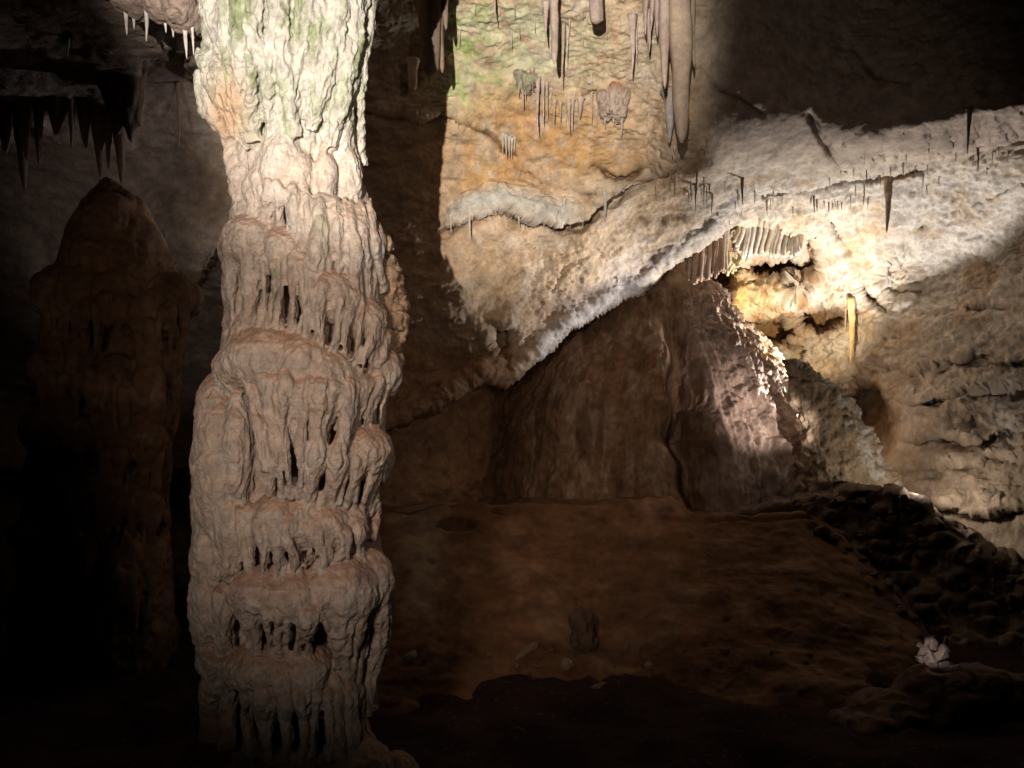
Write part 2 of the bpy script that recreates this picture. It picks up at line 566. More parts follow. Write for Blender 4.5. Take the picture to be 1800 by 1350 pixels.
    g2m = np.clip(gauss(px, py, 800, 15, 60, 50) + gauss(px, py, 790, 160, 50, 25) + gauss(px, py, 820, 95, 40, 30)
                  + .6 * gauss(px, py, 870, 130, 50, 40), 0, 1)
    t = mixc(t, g2m * sstep(.0, .5, fbm(v * 5 + 11, 4, .65)), (0.28, 0.33, 0.13))
    t = mixc(t, gauss(px, py, 787, 558, 8, 7) * .8, (0.10, 0.15, 0.05))
    # grey calcite above the ledge, ochre calcite of the alcove
    t = mixc(t, np.exp(-((s + 18) / 20) ** 2) * sstep(750, 800, px) * (1 - sstep(990, 1040, px)), (0.41, 0.385, 0.345))
    t = mixc(t, right * .8, (0.54, 0.50, 0.45))
    t = mixc(t, sstep(.0, .5, lim) * right * .8, (0.44, 0.33, 0.22))
    t = mixc(t, sstep(.15, .5, fbm(v * np.array([4, 4, 7]) + 55, 4, .65)) * right * .6, (0.36, 0.30, 0.26))
    t = mixc(t, gauss(px, py, 1278, 515, 26, 36) * 1.4, (0.62, 0.36, 0.06))
    t = mixc(t, gauss(px, py, 1320, 520, 50, 45) * .6, (0.60, 0.42, 0.16))
    t = mixc(t, alc * sstep(.0, .45, fbm(v * 3.6 + 44, 4, .65)), (0.36, 0.20, 0.08))
    for cx, cy, sx, sy in ((1355, 582, 38, 24), (1440, 560, 45, 26), (1360, 472, 60, 16), (1535, 742, 46, 80), (1425, 475, 20, 25)):
        t = mixc(t, gauss(px, py, cx, cy, sx, sy) * .9, (0.32, 0.17, 0.07))  # shade of the pockets put into the tint as brown
    # brown wall under the lip
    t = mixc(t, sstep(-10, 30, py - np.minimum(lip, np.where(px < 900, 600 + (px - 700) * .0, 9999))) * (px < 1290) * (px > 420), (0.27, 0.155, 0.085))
    t = mixc(t, sstep(440, 560, px) * (1 - sstep(770, 830, px + wob)) * sstep(150, 300, py) * .65, (0.30, 0.19, 0.12))  # browner behind the column and just right of it
    t = mixc(t, np.exp(-((py - lip + 22) / 26) ** 2) * (px > 940) * (px < 1290) * .8, (0.53, 0.49, 0.46))  # pale rim: lamp light along the lip put into the tint
    # right wall
    t = mixc(t, bed * .6, (0.40, 0.34, 0.28))
    t = mixc(t, gauss(px, py, 1770, 720, 30, 70), (0.55, 0.52, 0.49))
    t = np.clip(t * (1 + .22 * sstep(640, 760, px) * (1 - sstep(1150, 1250, px)))[:, None] * (1 + 0.16 * fbm(v * 11, 3, .6))[:, None], 0.02, 0.8)  # also lightens the vault, beam light put into the tint
    # pieces of the setting
    fx = px[q].mean(1)
    fy = py[q].mean(1)
    fl = curve_y(LIP, fx)
    zone = np.zeros(len(q), int)
    zone[fx < 430] = 1
    zone[(fx >= 430) & (fx < 1290) & (fy > fl)] = 2
    zone[(fx >= 1215) & (fy < np.interp(fx, [1215, 1300, 1500, 1600, 1800, 1960], [330, 330, 285, 268, 225, 205]))] = 3
    band_lo = np.interp(fx, [1215, 1500, 1960], [650, 650, 650])
    zone[(fx >= 1215) & (zone == 0) & (fy > fl - 3) & (fx < 1540)] = 4
    zone[(fx >= 1540) & (zone == 0) & (fy > np.interp(fx, [1540, 1800, 1960], [545, 420, 340]))] = 5
    zone[(fx >= 1430) & (fx < 1540) & (fy < 470) & (zone == 4)] = 0
    names = {0: ('ceiling_vault', 'sloping pale limestone vault with ochre stains and a dark ledge crack'),
             1: ('left_wall', 'dim grey wall of the side chamber beyond the column'),
             2: ('back_wall', 'shadowed brown rock wall under the vault lip'),
             3: ('dark_ceiling', 'unlit brown ceiling above the bright band of rock'),
             4: ('alcove_wall', 'brightly lit ochre and white knobbly rock of the alcove'),
             5: ('right_wall', 'dim grey bedded rock wall beside the alcove')}
    for k, (nm, lb) in names.items():
        mk = zone == k
        if mk.any():
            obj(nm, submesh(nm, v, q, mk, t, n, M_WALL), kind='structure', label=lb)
    return xs, ys, v.reshape(nr, nc, 3)


XS, YS, SV = shell()


def on_shell(px, py):
    i = int(np.clip(np.searchsorted(YS, py), 0, len(YS) - 1))
    j = int(np.clip(np.searchsorted(XS, px), 0, len(XS) - 1))
    return SV[i, j]


# ================================================================== FORMATIONS (column, left mound)
class Formation:
    """stone built of caps and hanging ribs, merged and eroded as one body, then split into its tiers and ribs"""

    def __init__(self, cy, rows, side=0.92, front=0.85, dr=0.9):
        self.Y = cy
        self.rows = np.array(rows, float)      # py, left, right
        self.dr = dr
        self.soup = Soup()
        self.samples, self.owner = [], []      # sample points for the split
        self.keys = [('core', None)]

    def edge(self, py):
        r = self.rows
        return np.interp(py, r[:, 0], r[:, 1]), np.interp(py, r[:, 0], r[:, 2])

    def front(self, px, py):
        l, r = self.edge(py)
        c, h = (l + r) / 2, (r - l) / 2
        t = np.clip((px - c) / h, -.97, .97)
        return self.Y - h / F * self.Y * self.dr * np.sqrt(1 - t * t)

    def core(self, side, fac, n=40):
        py = np.linspace(self.rows[0, 0], self.rows[-1, 0], 90)
        l, r = self.edge(py)
        f = np.array(fac, float)
        ff = np.interp(py, f[:, 0], f[:, 1])
        pts = P((l + r) / 2, py, self.Y)
        h = (r - l) / 2 / F * self.Y
        a = np.linspace(0, 2 * math.pi, n, endpoint=False)
        ca, sa = np.cos(a)[None], np.sin(a)[None]
        rx = h[:, None] * side * ca
        ry = h[:, None] * self.dr * sa * np.where(sa < 0, ff[:, None], 0.95)
        v = np.stack([pts[:, 0:1] + rx, pts[:, 1:2] + ry, pts[:, 2:3] + 0 * rx], -1).reshape(-1, 3)
        q = quads_grid(len(py), n, True)
        m = len(v)
        v = np.vstack([v, pts[0], pts[-1]])
        k = np.arange(n)
        tri = np.vstack([np.stack([np.full(n, m), (k + 1) % n, k], 1), np.stack([np.full(n, m + 1), m - n + k, m - n + (k + 1) % n], 1)])
        self.soup.add((v, q, tri))
        self.samples.append(v[:-2][::3])
        self.owner.append(np.zeros(len(v[:-2][::3]), int))

    def key(self, tier, kind):
        self.keys.append((kind, tier))
        return len(self.keys) - 1

    def cap(self, tier, px, py, rx, ry, push=0.03, depth=None, tilt=0.0):
        k = next((i for i, kk in enumerate(self.keys) if kk == ('cap', tier)), None)
        if k is None:
            k = self.key(tier, 'cap')
        s = self.Y / F
        rd = depth if depth is not None else rx * s * 0.75
        y = self.front(px, py) + rd - push * 1.25
        c = P(px, py, y)
        sh = ellipsoid(c, (rx * s, rd, ry * s), tilt=tilt)
        self.soup.add(sh)
        p = sh[0]
        p = p[p[:, 1] < c[1] + rd * .3]
        self.samples.append(p)
        self.owner.append(np.full(len(p), k))

    def rib(self, tier, pts, rads, push=0.0, flat=1.0, fr=None, pf=None):
        """pts: (px,py), rads px"""
        k = self.key(tier, 'rib')
        pts = np.array(pts, float)
        t = np.linspace(0, 1, len(pts))
        tt = np.linspace(0, 1, 20)
        px = np.interp(tt, t, pts[:, 0])
        py = np.interp(tt, t, pts[:, 1])
        rr = np.interp(tt, np.linspace(0, 1, len(rads)) if fr is None else fr, rads)
        ps = np.interp(tt, np.linspace(0, 1, len(np.atleast_1d(push))) if pf is None else pf, np.atleast_1d(push))
        ker = np.array([.25, .5, .25])
        for _ in range(2):
            px[1:-1] = np.convolve(px, ker, 'same')[1:-1]
            rr[1:-1] = np.convolve(rr, ker, 'same')[1:-1]
            ps[1:-1] = np.convolve(ps, ker, 'same')[1:-1]
        y = self.front(px, py) - ps + rr / F * self.Y * max(.4, flat - .85)
        c = P(px, py, y)
        rm = rr * self.Y / F
        self.soup.add(tube(c, np.stack([rm, rm * flat], 1), 10))
        s = c + np.array([0, -1, 0]) * (rm * .7)[:, None]
        s = np.vstack([s, s + np.array([.6, .2, 0]) * rm[:, None], s + np.array([-.6, .2, 0]) * rm[:, None]])
        self.samples.append(s)
        self.owner.append(np.full(len(s), k))

    def ribs(self, tier, top, bot, n, wt=.62, wm=.55, wb=.30, push=(.05, .03, .0), bend=3, flat=1.2, beaded=False, jit=.18, pointed=False):
        top, bot = np.array(top, float), np.array(bot, float)

        def along(c, s):
            L = np.r_[0, np.cumsum(np.hypot(*np.diff(c, axis=0).T))]
            return np.interp(s * L[-1], L, c[:, 0]), np.interp(s * L[-1], L, c[:, 1]), L[-1]
        wts = np.array([random.choice((.55, .7, .85, 1, 1.15, 1.45)) for _ in range(n)])
        cen = (np.cumsum(wts) - wts / 2) / wts.sum()
        wts = wts / wts.mean()
        for i in range(n):
            s = float(np.clip(cen[i] + random.uniform(-jit, jit) * .3 / n, .01, .99))
            x0, y0, Lt = along(top, s)
            x1, y1, Lb = along(bot, s)
            sp = Lt / n * wts[i] * random.uniform(.95, 1.2)
            sb = Lb / n * wts[i] ** .8 * random.choice((.7, .85, 1.0, 1.2, 1.6, 2.1))
            y1 += random.uniform(-10, 6)
            y0 += random.uniform(-8, 6)
            ph = random.uniform(-1, 1)
            mids = []
            for f in (0, .25, .5, .75, 1):
                e = f * f * (3 - 2 * f)
                mids.append((x0 + (x1 - x0) * e + bend * (math.sin(f * math.pi) * ph + .5 * math.sin(f * 7 + ph * 5) * f), y0 + (y1 - y0) * f))
            tp = sp * wt
            if beaded:
                fr = [0, .10, .28, .46, .62, .74, .90, 1]
                r = [tp * .3, tp, sp * wm, sb * .34, sb * .56, sb * .5, sb * wb * .75, sb * .5]
            elif pointed:
                fr = [0, .12, .35, .6, .85, 1]
                r = [tp * .4, tp, sp * wm, sp * wm * .7, sp * .2, 1.0]
            else:
                mid = random.uniform(.85, 1.15)
                nk = random.uniform(.80, .90)
                fr = [0, .12, .35, .62, nk, 1]
                r = [tp * .3, tp, sp * wm * mid, (sp * wm + sb * wb) / 2 * mid, sb * wb * .78, sb * .5]
            if not pointed:
                mids[-1] = (mids[-1][0], mids[-1][1] + 9)
            pj = random.uniform(-.015, .02)
            pf = [0] + list(np.linspace(.14, .84, len(push))) + [1]
            pv = [push[0] - .085] + [p + pj for p in push] + [push[-1] - (.0 if pointed else .055)]
            self.rib(tier, mids, r, pv, flat * random.uniform(1.15, 1.6), fr, pf)

    def finish(self, voxel, smooth, disp, tint):
        v, q = self.soup.remesh(voxel, smooth)
        n = vnormals(v, q)
        if (n * (v - v.mean(0)))[:, :2].sum() < 0:
            q = q[:, ::-1]
            n = -n
        v = v + n * disp(v, n)[:, None]
        n = vnormals(v, q)
        t = tint(v, n)
        sm = np.vstack(self.samples)
        ow = np.concatenate(self.owner)
        kd = KDTree(len(sm))
        for i, p in enumerate(sm):
            kd.insert(p, i)
        kd.balance()
        fc = v[q].mean(1)
        own = np.array([ow[kd.find(p)[1]] for p in fc])
        return v, q, n, t, own


# ---------------------------------------------------------------- main column
col_rows = [(-190, 300, 720), (-90, 335, 680), (-40, 350, 664), (0, 352, 660), (70, 352, 656), (100, 347, 652), (150, 358, 648), (200, 378, 643), (250, 400, 634),
            (300, 408, 634), (350, 406, 655), (400, 396, 672), (430, 390, 680), (500, 387, 680), (560, 387, 695), (600, 382, 702),
            (640, 374, 702), (700, 352, 688), (760, 338, 686), (800, 331, 688), (850, 325, 678), (900, 332, 668), (960, 337, 678),
            (1020, 335, 692), (1080, 337, 680), (1130, 346, 664), (1200, 352, 655), (1260, 362, 650), (1300, 350, 664), (1350, 338, 690),
            (1420, 300, 740), (1480, 250, 800)]
C = Formation(6.0, col_rows)
C.core(.95, [(-190, .8), (0, .74), (230, .6), (300, .8), (400, .7), (440, .8), (555, .68), (610, .82), (740, .72), (850, .62), (920, .8), (985, .7), (1020, .84), (1075, .5),
             (1140, .55), (1165, .8), (1210, .5), (1300, .52), (1335, .85), (1480, .95)])
# tier: flaring top drapery
C.ribs('top', [(350, -80), (420, -85), (520, -85), (665, -80)],
       [(372, 105), (395, 140), (425, 195), (455, 255), (485, 280), (520, 256), (555, 284), (590, 292), (618, 288), (642, 276)],
       13, .64, .54, .34, (.05, .055, .04, -.01), 9, 1.3)
for p, r in (([(400, -80), (425, 20), (462, 110), (470, 170)], [16, 15, 11, 7]), ([(470, -80), (490, 30), (505, 150), (520, 240)], [20, 19, 15, 11]),
             ([(585, -80), (600, 10), (585, 90), (560, 180), (545, 230)], [20, 19, 18, 14, 10]), ([(625, -80), (622, 60), (600, 170), (582, 262)], [17, 18, 16, 11])):
    C.rib('top', p, r, (.08, .09, .08, .04), 1.2)
for p, r in (([(352, 95), (385, 165), (428, 245)], [12, 20, 13]), ([(366, 100), (404, 170), (444, 250)], [12, 17, 11]), ([(350, 130), (368, 190), (408, 245)], [14, 19, 12]),
             ([(392, 120), (420, 180), (452, 250)], [9, 14, 10])):
    C.rib('top', p, r, (-.01, .03, .03, .0), 1.1)
C.cap('top', 480, 40, 110, 120, -.02, .2)
C.cap('top', 395, 20, 40, 90, .02, .18)

# tier of big lobes under the flare
for a in ((505, 262, 22, 44, .06, .1), (573, 282, 13, 40, .05, .08), (612, 282, 15, 42, .03, .08), (500, 300, 50, 66, .10, .2), (470, 335, 42, 48, .06, .18), (531, 330, 24, 62, .08, .13), (572, 318, 21, 54, .07, .11), (612, 318, 26, 58, .05, .13)):
    C.cap('lobes', *a)
C.rib('lobes', [(400, 228), (412, 280), (425, 345), (430, 400)], [9, 20, 22, 12], (.0, .0, .02), .9)
C.ribs('lobes', [(452, 320), (500, 330), (548, 330)], [(450, 362), (500, 392), (545, 440)], 6, .62, .6, .4, (.10, .09, .04), 3, 1.1)
C.ribs('lobes', [(552, 340), (600, 345), (655, 355)], [(548, 462), (600, 492), (640, 520), (676, 498)], 7, .62, .62, .42, (.09, .09, .05), 4, 1.2)
C.cap('lobes', 568, 410, 34, 66, .07, .14)
C.ribs('lobes', [(640, 360), (664, 385), (674, 410)], [(636, 500), (656, 540), (662, 520)], 5, .6, .55, .35, (.05, .05, .03), 4, 1.2)
# second ledge, falling away to the right
for a in ((458, 375, 24, 46, .04, .14), (455, 428, 62, 52, .07, .24), (500, 445, 42, 46, .06, .2), (525, 470, 26, 40, .05, .14), (415, 440, 28, 34, .04, .14)):
    C.cap('second', *a)
C.ribs('second', [(396, 420), (440, 420), (490, 435), (535, 455)], [(400, 588), (445, 572), (495, 572), (535, 568)], 7, .62, .54, .30, (.05, .065, .05, .03), 7, 1.3)
for a in ((582, 522, 66, 50, .07, .22, .38), (640, 565, 42, 44, .05, .18, .6), (545, 492, 26, 34, .05, .14)):
    C.cap('second_low', *a)
C.ribs('second_low', [(528, 478), (590, 485), (640, 515), (676, 550)], [(530, 590), (572, 612), (612, 640), (648, 662)], 12, .60, .52, .30, (.05, .065, .05, .04), 9, 1.35)
C.ribs('second_low', [(655, 540), (690, 585)], [(642, 650), (668, 668)], 4, .66, .6, .4, (.03, .03, .0), 3, 1.1)
# broad pink ledge with long tassels
for a in ((485, 638, 96, 66, .09, .34), (575, 662, 62, 60, .08, .26, .35), (425, 648, 50, 52, .06, .22), (455, 612, 60, 40, .04, .22), (540, 640, 60, 56, .09, .28), (625, 690, 30, 50, .04, .15)):
    C.cap('broad', *a)
C.ribs('broad', [(450, 640), (500, 640), (560, 645), (628, 665)], [(468, 858), (508, 862), (545, 884), (585, 876)], 7, .60, .54, .28,
       (.085, .085, .06, .065, .04), 12, 1.2, beaded=True)
C.ribs('broad', [(460, 660), (540, 660), (610, 680)], [(476, 752), (530, 760), (580, 772)], 8, .5, .42, .2, (.09, .08, .02), 8, 1.1)
C.ribs('broad', [(384, 645), (420, 650), (450, 650)], [(388, 672), (418, 686), (450, 690)], 5, .5, .4, .12, (.07, .06, .03), 1, 1.0)
C.rib('broad', [(430, 650), (446, 700), (458, 760), (466, 830)], [12, 12, 13, 10], (.06, .06, .06), 1.2)
C.ribs('broad', [(600, 665), (650, 660), (696, 650)], [(592, 752), (630, 752), (672, 745)], 6, .64, .6, .4, (.04, .04, .02), 7, 1.15)
C.cap('broad', 672, 655, 34, 46, .03, .18)
# small ledge on the right
for a in ((636, 792, 54, 50, .07, .25), (668, 812, 22, 42, .03, .14), (606, 806, 30, 40, .05, .18)):
    C.cap('small', *a)
C.ribs('small', [(586, 800), (640, 800), (688, 800)], [(574, 880), (620, 890), (664, 882)], 6, .62, .54, .30, (.06, .055, .03), 6, 1.25)
C.rib('small', [(660, 868), (662, 910), (655, 950)], [10, 9, 9], (.0, .0, .0), 1)
# smooth left flank
for a in ((400, 830, 58, 150, .03, .3), (392, 740, 44, 90, .01, .25), (384, 960, 46, 100, .02, .25), (375, 1060, 40, 90, .02, .22), (420, 930, 40, 90, .03, .22), (372, 900, 34, 60, .0, .2), (425, 790, 30, 110, .02, .2)):
    C.cap('flank', *a)
C.ribs('flank', [(340, 860), (400, 870), (450, 895)], [(345, 1010), (400, 1012), (452, 1004)], 8, .5, .6, .5, (.01, .03, .03), 6, 1.0)
C.ribs('flank', [(340, 1020), (380, 1030), (410, 1050)], [(350, 1150), (380, 1160), (402, 1120)], 4, .62, .6, .5, (.01, .03, .02), 4, 1.0)
# fourth ledge
for a in ((492, 915, 50, 50, .07, .22), (560, 925, 58, 46, .07, .24), (620, 925, 28, 44, .03, .14), (530, 905, 30, 30, .05, .16)):
    C.cap('fourth', *a)
C.ribs('fourth', [(448, 915), (520, 912), (590, 920), (645, 925)], [(456, 1000), (520, 996), (600, 982), (650, 972)], 10, .60, .52, .28, (.055, .06, .035), 7, 1.3)
# fifth ledge with the dark hollow under it
for a in ((472, 1042, 64, 50, .08, .25), (520, 1046, 46, 48, .08, .22), (592, 1034, 78, 66, .08, .28), (650, 1025, 40, 60, .04, .16), (674, 1035, 20, 36, .03, .1), (440, 1060, 26, 30, .06, .14)):
    C.cap('fifth', *a)
C.ribs('fifth', [(420, 1060), (490, 1072), (565, 1078)], [(428, 1142), (490, 1145), (560, 1152)], 7, .6, .36, .24, (.07, .03, .0), 4, 1.0)
C.ribs('fifth', [(560, 1040), (610, 1050), (650, 1050), (684, 1040)], [(596, 1150), (618, 1215), (636, 1240), (656, 1230)], 8, .64, .62, .40, (.06, .06, .04, .02), 8, 1.2)
C.cap('fifth', 600, 1100, 24, 48, .05, .14)
# sixth ledge and its open arcade
for a in ((468, 1172, 76, 44, .07, .25), (545, 1178, 40, 44, .06, .2), (436, 1182, 34, 32, .06, .16), (590, 1212, 26, 40, .04, .14), (505, 1196, 30, 40, .06, .15)):
    C.cap('sixth', *a)
C.ribs('sixth', [(425, 1195), (500, 1210), (570, 1210)], [(432, 1318), (500, 1322), (560, 1325)], 5, .5, .36, .28, (.06, .02, .01), 5, 1.0)
C.ribs('sixth', [(575, 1215), (605, 1200), (640, 1190)], [(575, 1320), (605, 1322), (645, 1300)], 4, .62, .56, .44, (.05, .04, .02), 4, 1.1)
C.rib('sixth', [(385, 1150), (372, 1220), (370, 1310)], [28, 22, 18], (.02, .0, .0), 1)
C.rib('sixth', [(405, 1160), (402, 1230), (400, 1320)], [20, 16, 18], (.0, -.02, .0), 1)
# foot
for a in ((420, 1365, 80, 50, .04, .3), (520, 1375, 80, 60, .07, .35), (625, 1360, 66, 60, .05, .28), (560, 1440, 160, 90, .1, .5), (700, 1370, 40, 44, .05, .2)):
    C.cap('foot', *a)


def col_px(v):
    return v[:, 0] / v[:, 1] * F + 900, 675 - (v[:, 2] - CZ) / v[:, 1] * F


def col_disp(v, n):
    up = np.clip(n[:, 2], 0, 1)
    px, py = col_px(v)
    top = 1 - sstep(200, 270, py)
    d = fbm(v * np.array([5, 5, 3.2]), 3, .5) * .016
    d += fbm(v * np.array([16, 16, 6.]) + 4, 3, .55) * .0075 * (1 - .4 * up)
    # fine vertical fluting
    wq = np.stack([perlin(v * 5), perlin(v * 5 + 9), perlin(v * 5 + 18)], 1)
    d -= np.abs(perlin(v * np.array([15, 15, 2.4]) + wq * 1.3 + 8)) * .020 * (1 - up)
    d += perlin(v * np.array([44, 44, 9]) + wq * 2 + 8) * .0030 * (1 - up)
    f1, _ = worley(v * np.array([26, 26, 16.]))
    d += np.clip(.5 - f1, -.1, .5) * .016 * (.45 + 1.1 * top)
    d += fbm(v * np.array([40, 40, 26.]) + wq, 3, .65) * .0036
    d -= np.clip(.22 - worley(v * np.array([30, 30, 20.]) + 5)[0], 0, 1) * .03 * sstep(.1, .5, perlin(v * 3 + 7) + .2)
    return d


def col_tint(v, n):
    px, py = col_px(v)
    s = fbm(v * 4, 4, .6)
    t = np.tile(np.array([.53, .435, .365]), (len(v), 1))
    t = mixc(t, sstep(-.3, .5, s), (.56, .495, .44))
    t = mixc(t, sstep(.1, .6, fbm(v * np.array([9, 9, 4.]) + 20, 3, .6)) * .55, (.40, .34, .31))
    up = sstep(.22, .66, n[:, 2] + .12 * s)
    low = sstep(330, 420, py)
    t = mixc(t, up * (0.35 + .6 * low), (.48, .315, .225))            # silt lying on the ledges
    top = 1 - sstep(215, 275, py + 20 * s)
    t = mixc(t, top * .8, (.50, .475, .42))
    al = sstep(-.05, .35, fbm(v * np.array([9, 9, 2.6]) + 33, 3, .6)) * top
    t = mixc(t, al * .7, (.33, .35, .24))
    al2 = sstep(.15, .45, fbm(v * np.array([7, 7, 3.]) + 13, 4, .6)) * top * sstep(.0, .4, gauss(px, py, 430, 130, 40, 45) + gauss(px, py, 470, 20, 60, 60) + gauss(px, py, 600, 30, 50, 80))
    t = mixc(t, al2 * .85, (.22, .25, .12))
    t = mixc(t, np.clip(gauss(px, py, 398, 195, 34, 62) * 1.3, 0, 1) * (1 - al2), (.47, .32, .21))
    mo = sstep(.0, .4, fbm(v * 10 + 50, 3, .6)) * (gauss(px, py, 478, 505, 16, 40) + gauss(px, py, 568, 400, 18, 40) * .6 + gauss(px, py, 690, 520, 16, 22) * .6)
    t = mixc(t, mo, (.27, .30, .17))
    t = mixc(t, gauss(px, py, 645, 1010, 26, 22) * .8, (.36, .26, .25))
    return np.clip(.86 * t * (1 + .10 * fbm(v * 24, 2))[:, None], .03, .85)


def emit_formation(fm, name, label, cat, base, mat, voxel, smooth, disp, tint, labels={}):
    v, q, n, t, own = fm.finish(voxel, smooth, disp, tint)
    # a sliver cut off from its rib belongs to the ledge behind it
    capof = {t: i for i, (kd_, t) in enumerate(fm.keys) if kd_ == 'cap'}
    for k, (kind, tier) in enumerate(fm.keys):
        if kind != 'rib':
            continue
        fi = np.nonzero(own == k)[0]
        if len(fi) == 0:
            continue
        u_, inv = np.unique(q[fi], return_inverse=True)
        qq = inv.reshape(-1, 4)
        lab = np.arange(len(u_))
        while True:
            m = lab[qq].min(1)
            new = lab.copy()
            np.minimum.at(new, qq.ravel(), np.repeat(m, 4))
            new = new[new]
            if (new == lab).all():
                break
            lab = new
        fl_ = lab[qq[:, 0]]
        ids, cnt = np.unique(fl_, return_counts=True)
        if len(ids) > 1:
            own[fi[fl_ != ids[cnt.argmax()]]] = capof.get(tier, 0)
    root = obj(name, None, label=label, cat=cat, loc=base)
    off = np.array(base, float)
    vv = v - off
    tiers = {}
    mk = own == 0
    if mk.any():
        obj('core', submesh('core', vv, q, mk, t, n, mat), root)
    for k, (kind, tier) in enumerate(fm.keys):
        if kind == 'cap':
            mk = own == k
            if mk.sum() > 3:
                tiers[tier] = obj('ledge', submesh('ledge', vv, q, mk, t, n, mat), root, label=labels.get(tier))
    for k, (kind, tier) in enumerate(fm.keys):
        if kind == 'rib':
            mk = own == k
            if mk.sum() > 12:
                obj('rib', submesh('rib', vv, q, mk, t, n, mat), tiers.get(tier, root))
    return root


column_base = (P(515, 1420, 6.0)).tolist()
column = emit_formation(C, 'column', 'tall pale dripstone column of ribbed ledges with a green stained top', 'column', column_base,
                        M_COL, 0.0074, 2, col_disp, col_tint,
                        {'top': 'flaring ribbed top stained green with algae', 'lobes': 'smooth bulging lobes below the green top',
                         'broad': 'broad ledge with pink silt on top and long tassels', 'fifth': 'thick ledge over a dark hollow',
                         'sixth': 'dim brown ledge over an open arcade of ribs', 'flank': 'smooth grey flank without ribs',
                         'foot': 'rounded foot of the column'})


# popcorn crust on the right side of the column
def popcorn(name, spots, Y, parent, off, tint, mat, r0=4, r1=9):
    so = Soup()
    for (cx, cy, sx, sy, n) in spots:
        so.add(ellipsoid(P(cx - 8, cy, Y), (sx * .85 / F * Y, .16, sy * .9 / F * Y)))
        for _ in range(n):
            a, b = random.uniform(0, 6.28), random.uniform(-1, 1)
            r = random.uniform(r0, r1) / F * Y
            c = P(cx - 8 + math.cos(a) * sx * .9 * math.sqrt(1 - b * b), cy + b * sy * .95, Y + math.sin(a) * .16 * math.sqrt(1 - b * b))
            so.add(ellipsoid(c, (r, r, r * random.uniform(.8, 1.2)), 10, 7))
    v, q = so.remesh(.0075, 1)
    n = vnormals(v, q)
    if (n * (v - v.mean(0))).sum() < 0:
        q, n = q[:, ::-1], -n
    v = v + n * (fbm(v * 22, 3, .6) * .010)[:, None]
    n = vnormals(v, q)
    t = np.tile(np.array(tint), (len(v), 1)) * (1 + .25 * fbm(v * 14, 3))[:, None]
    me = make_mesh(name, v - np.array(off), q, t, mat, n)
    return obj(name, me, parent)


popcorn('popcorn_crust', ((690, 500, 26, 50, 110), (697, 560, 28, 66, 170), (690, 628, 24, 44, 90), (688, 432, 10, 14, 16)), 6.05, column,
        column_base, (.44, .32, .22), M_COL)

# ---------------------------------------------------------------- dark mound of the side chamber
LR = [(312, 180, 200), (350, 148, 250), (400, 118, 285), (480, 88, 318), (560, 72, 330), (640, 62, 325), (720, 66, 318), (820, 50, 300), (950, 30, 300), (1300, 0, 330)]
LM = Formation(9.2, LR, dr=.8)
LM.core(.95, [(312, .95), (500, .92), (560, .75), (640, .85), (720, .7), (830, .85), (900, .7), (1300, .9)])
random.seed(21)
for i, (y, xs_) in enumerate(((535, (105, 150, 205, 260, 305)), (640, (95, 150, 210, 265)), (735, (90, 140, 200, 260)), (850, (80, 130, 190, 250)), (960, (70, 140, 220)))):
    for x in xs_:
        yy = y + random.uniform(-34, 34)
        LM.cap('t%d' % i, x, yy, random.uniform(24, 52), random.uniform(30, 60), random.uniform(.03, .14), .3)
        LM.ribs('t%d' % i, [(x - 26, yy + 8), (x + 26, yy + 8)], [(x - 22, yy + random.uniform(60, 150)), (x + 24, yy + random.uniform(60, 150))], random.choice((2, 3, 4)),
                .62, .5, .2, (.12, .10, .05), 6, 1.0, pointed=True)
LM.cap('dome', 195, 400, 52, 62, .05, .3)
LM.cap('dome', 170, 460, 60, 60, .05, .3)


def lm_disp(v, n):
    d = fbm(v * 3, 3) * .03 + fbm(v * np.array([9, 9, 4.]) + 4, 3, .55) * .018
    f1, _ = worley(v * 8)
    return d - np.clip(.28 - f1, 0, 1) * .14


def lm_tint(v, n):
    s = fbm(v * 2.5, 4, .6)
    t = np.tile(np.array([.16, .085, .048]), (len(v), 1))
    t = mixc(t, sstep(-.1, .6, s), (.24, .145, .09))
    px, py = col_px(v)
    t = mixc(t, gauss(px, py, 160, 440, 50, 70), (.24, .125, .055))
    return np.clip(t * (1 + .25 * fbm(v * 11, 3))[:, None], .03, .8)


emit_formation(LM, 'flowstone_mound', 'dark brown flowstone mound with tiers of dripping points left of the column', 'flowstone',
               P(180, 1250, 9.2).tolist(), M_COL, 0.02, 1, lm_disp, lm_tint)


# ================================================================== BIG CONE
def loft(rows, Y, dr, nu, nv, prof=None, back=1.0):
    """rows: py,left,right -> closed body round axis depth Y (dr = depth radius / half width)"""
    r = np.array(rows, float)
    py = np.linspace(r[0, 0], r[-1, 0], nv)
    l, rr = np.interp(py, r[:, 0], r[:, 1]), np.interp(py, r[:, 0], r[:, 2])
    # denser in front
    a = np.linspace(0, 1, nu, endpoint=False)
    fr = int(nu * .78)
    ang = np.r_[np.linspace(-math.pi, 0, fr, endpoint=False), np.linspace(0, math.pi, nu - fr, endpoint=False)]
    c, h = (l + rr) / 2, (rr - l) / 2
    hm = h / F * Y
    X = (c - 900) / F * Y
    ca, sa = np.cos(ang)[None], np.sin(ang)[None]
    x = X[:, None] + hm[:, None] * ca
    y = Y + hm[:, None] * dr * sa * np.where(sa > 0, back, 1.0)
    z = (CZ - (py - 675) / F * Y)[:, None] + 0 * x
    v = np.stack([x, y, z], -1).reshape(-1, 3)
    q = quads_grid(nv, nu, True)
    return v, q, np.repeat(py, nu), np.tile(ang, nv)


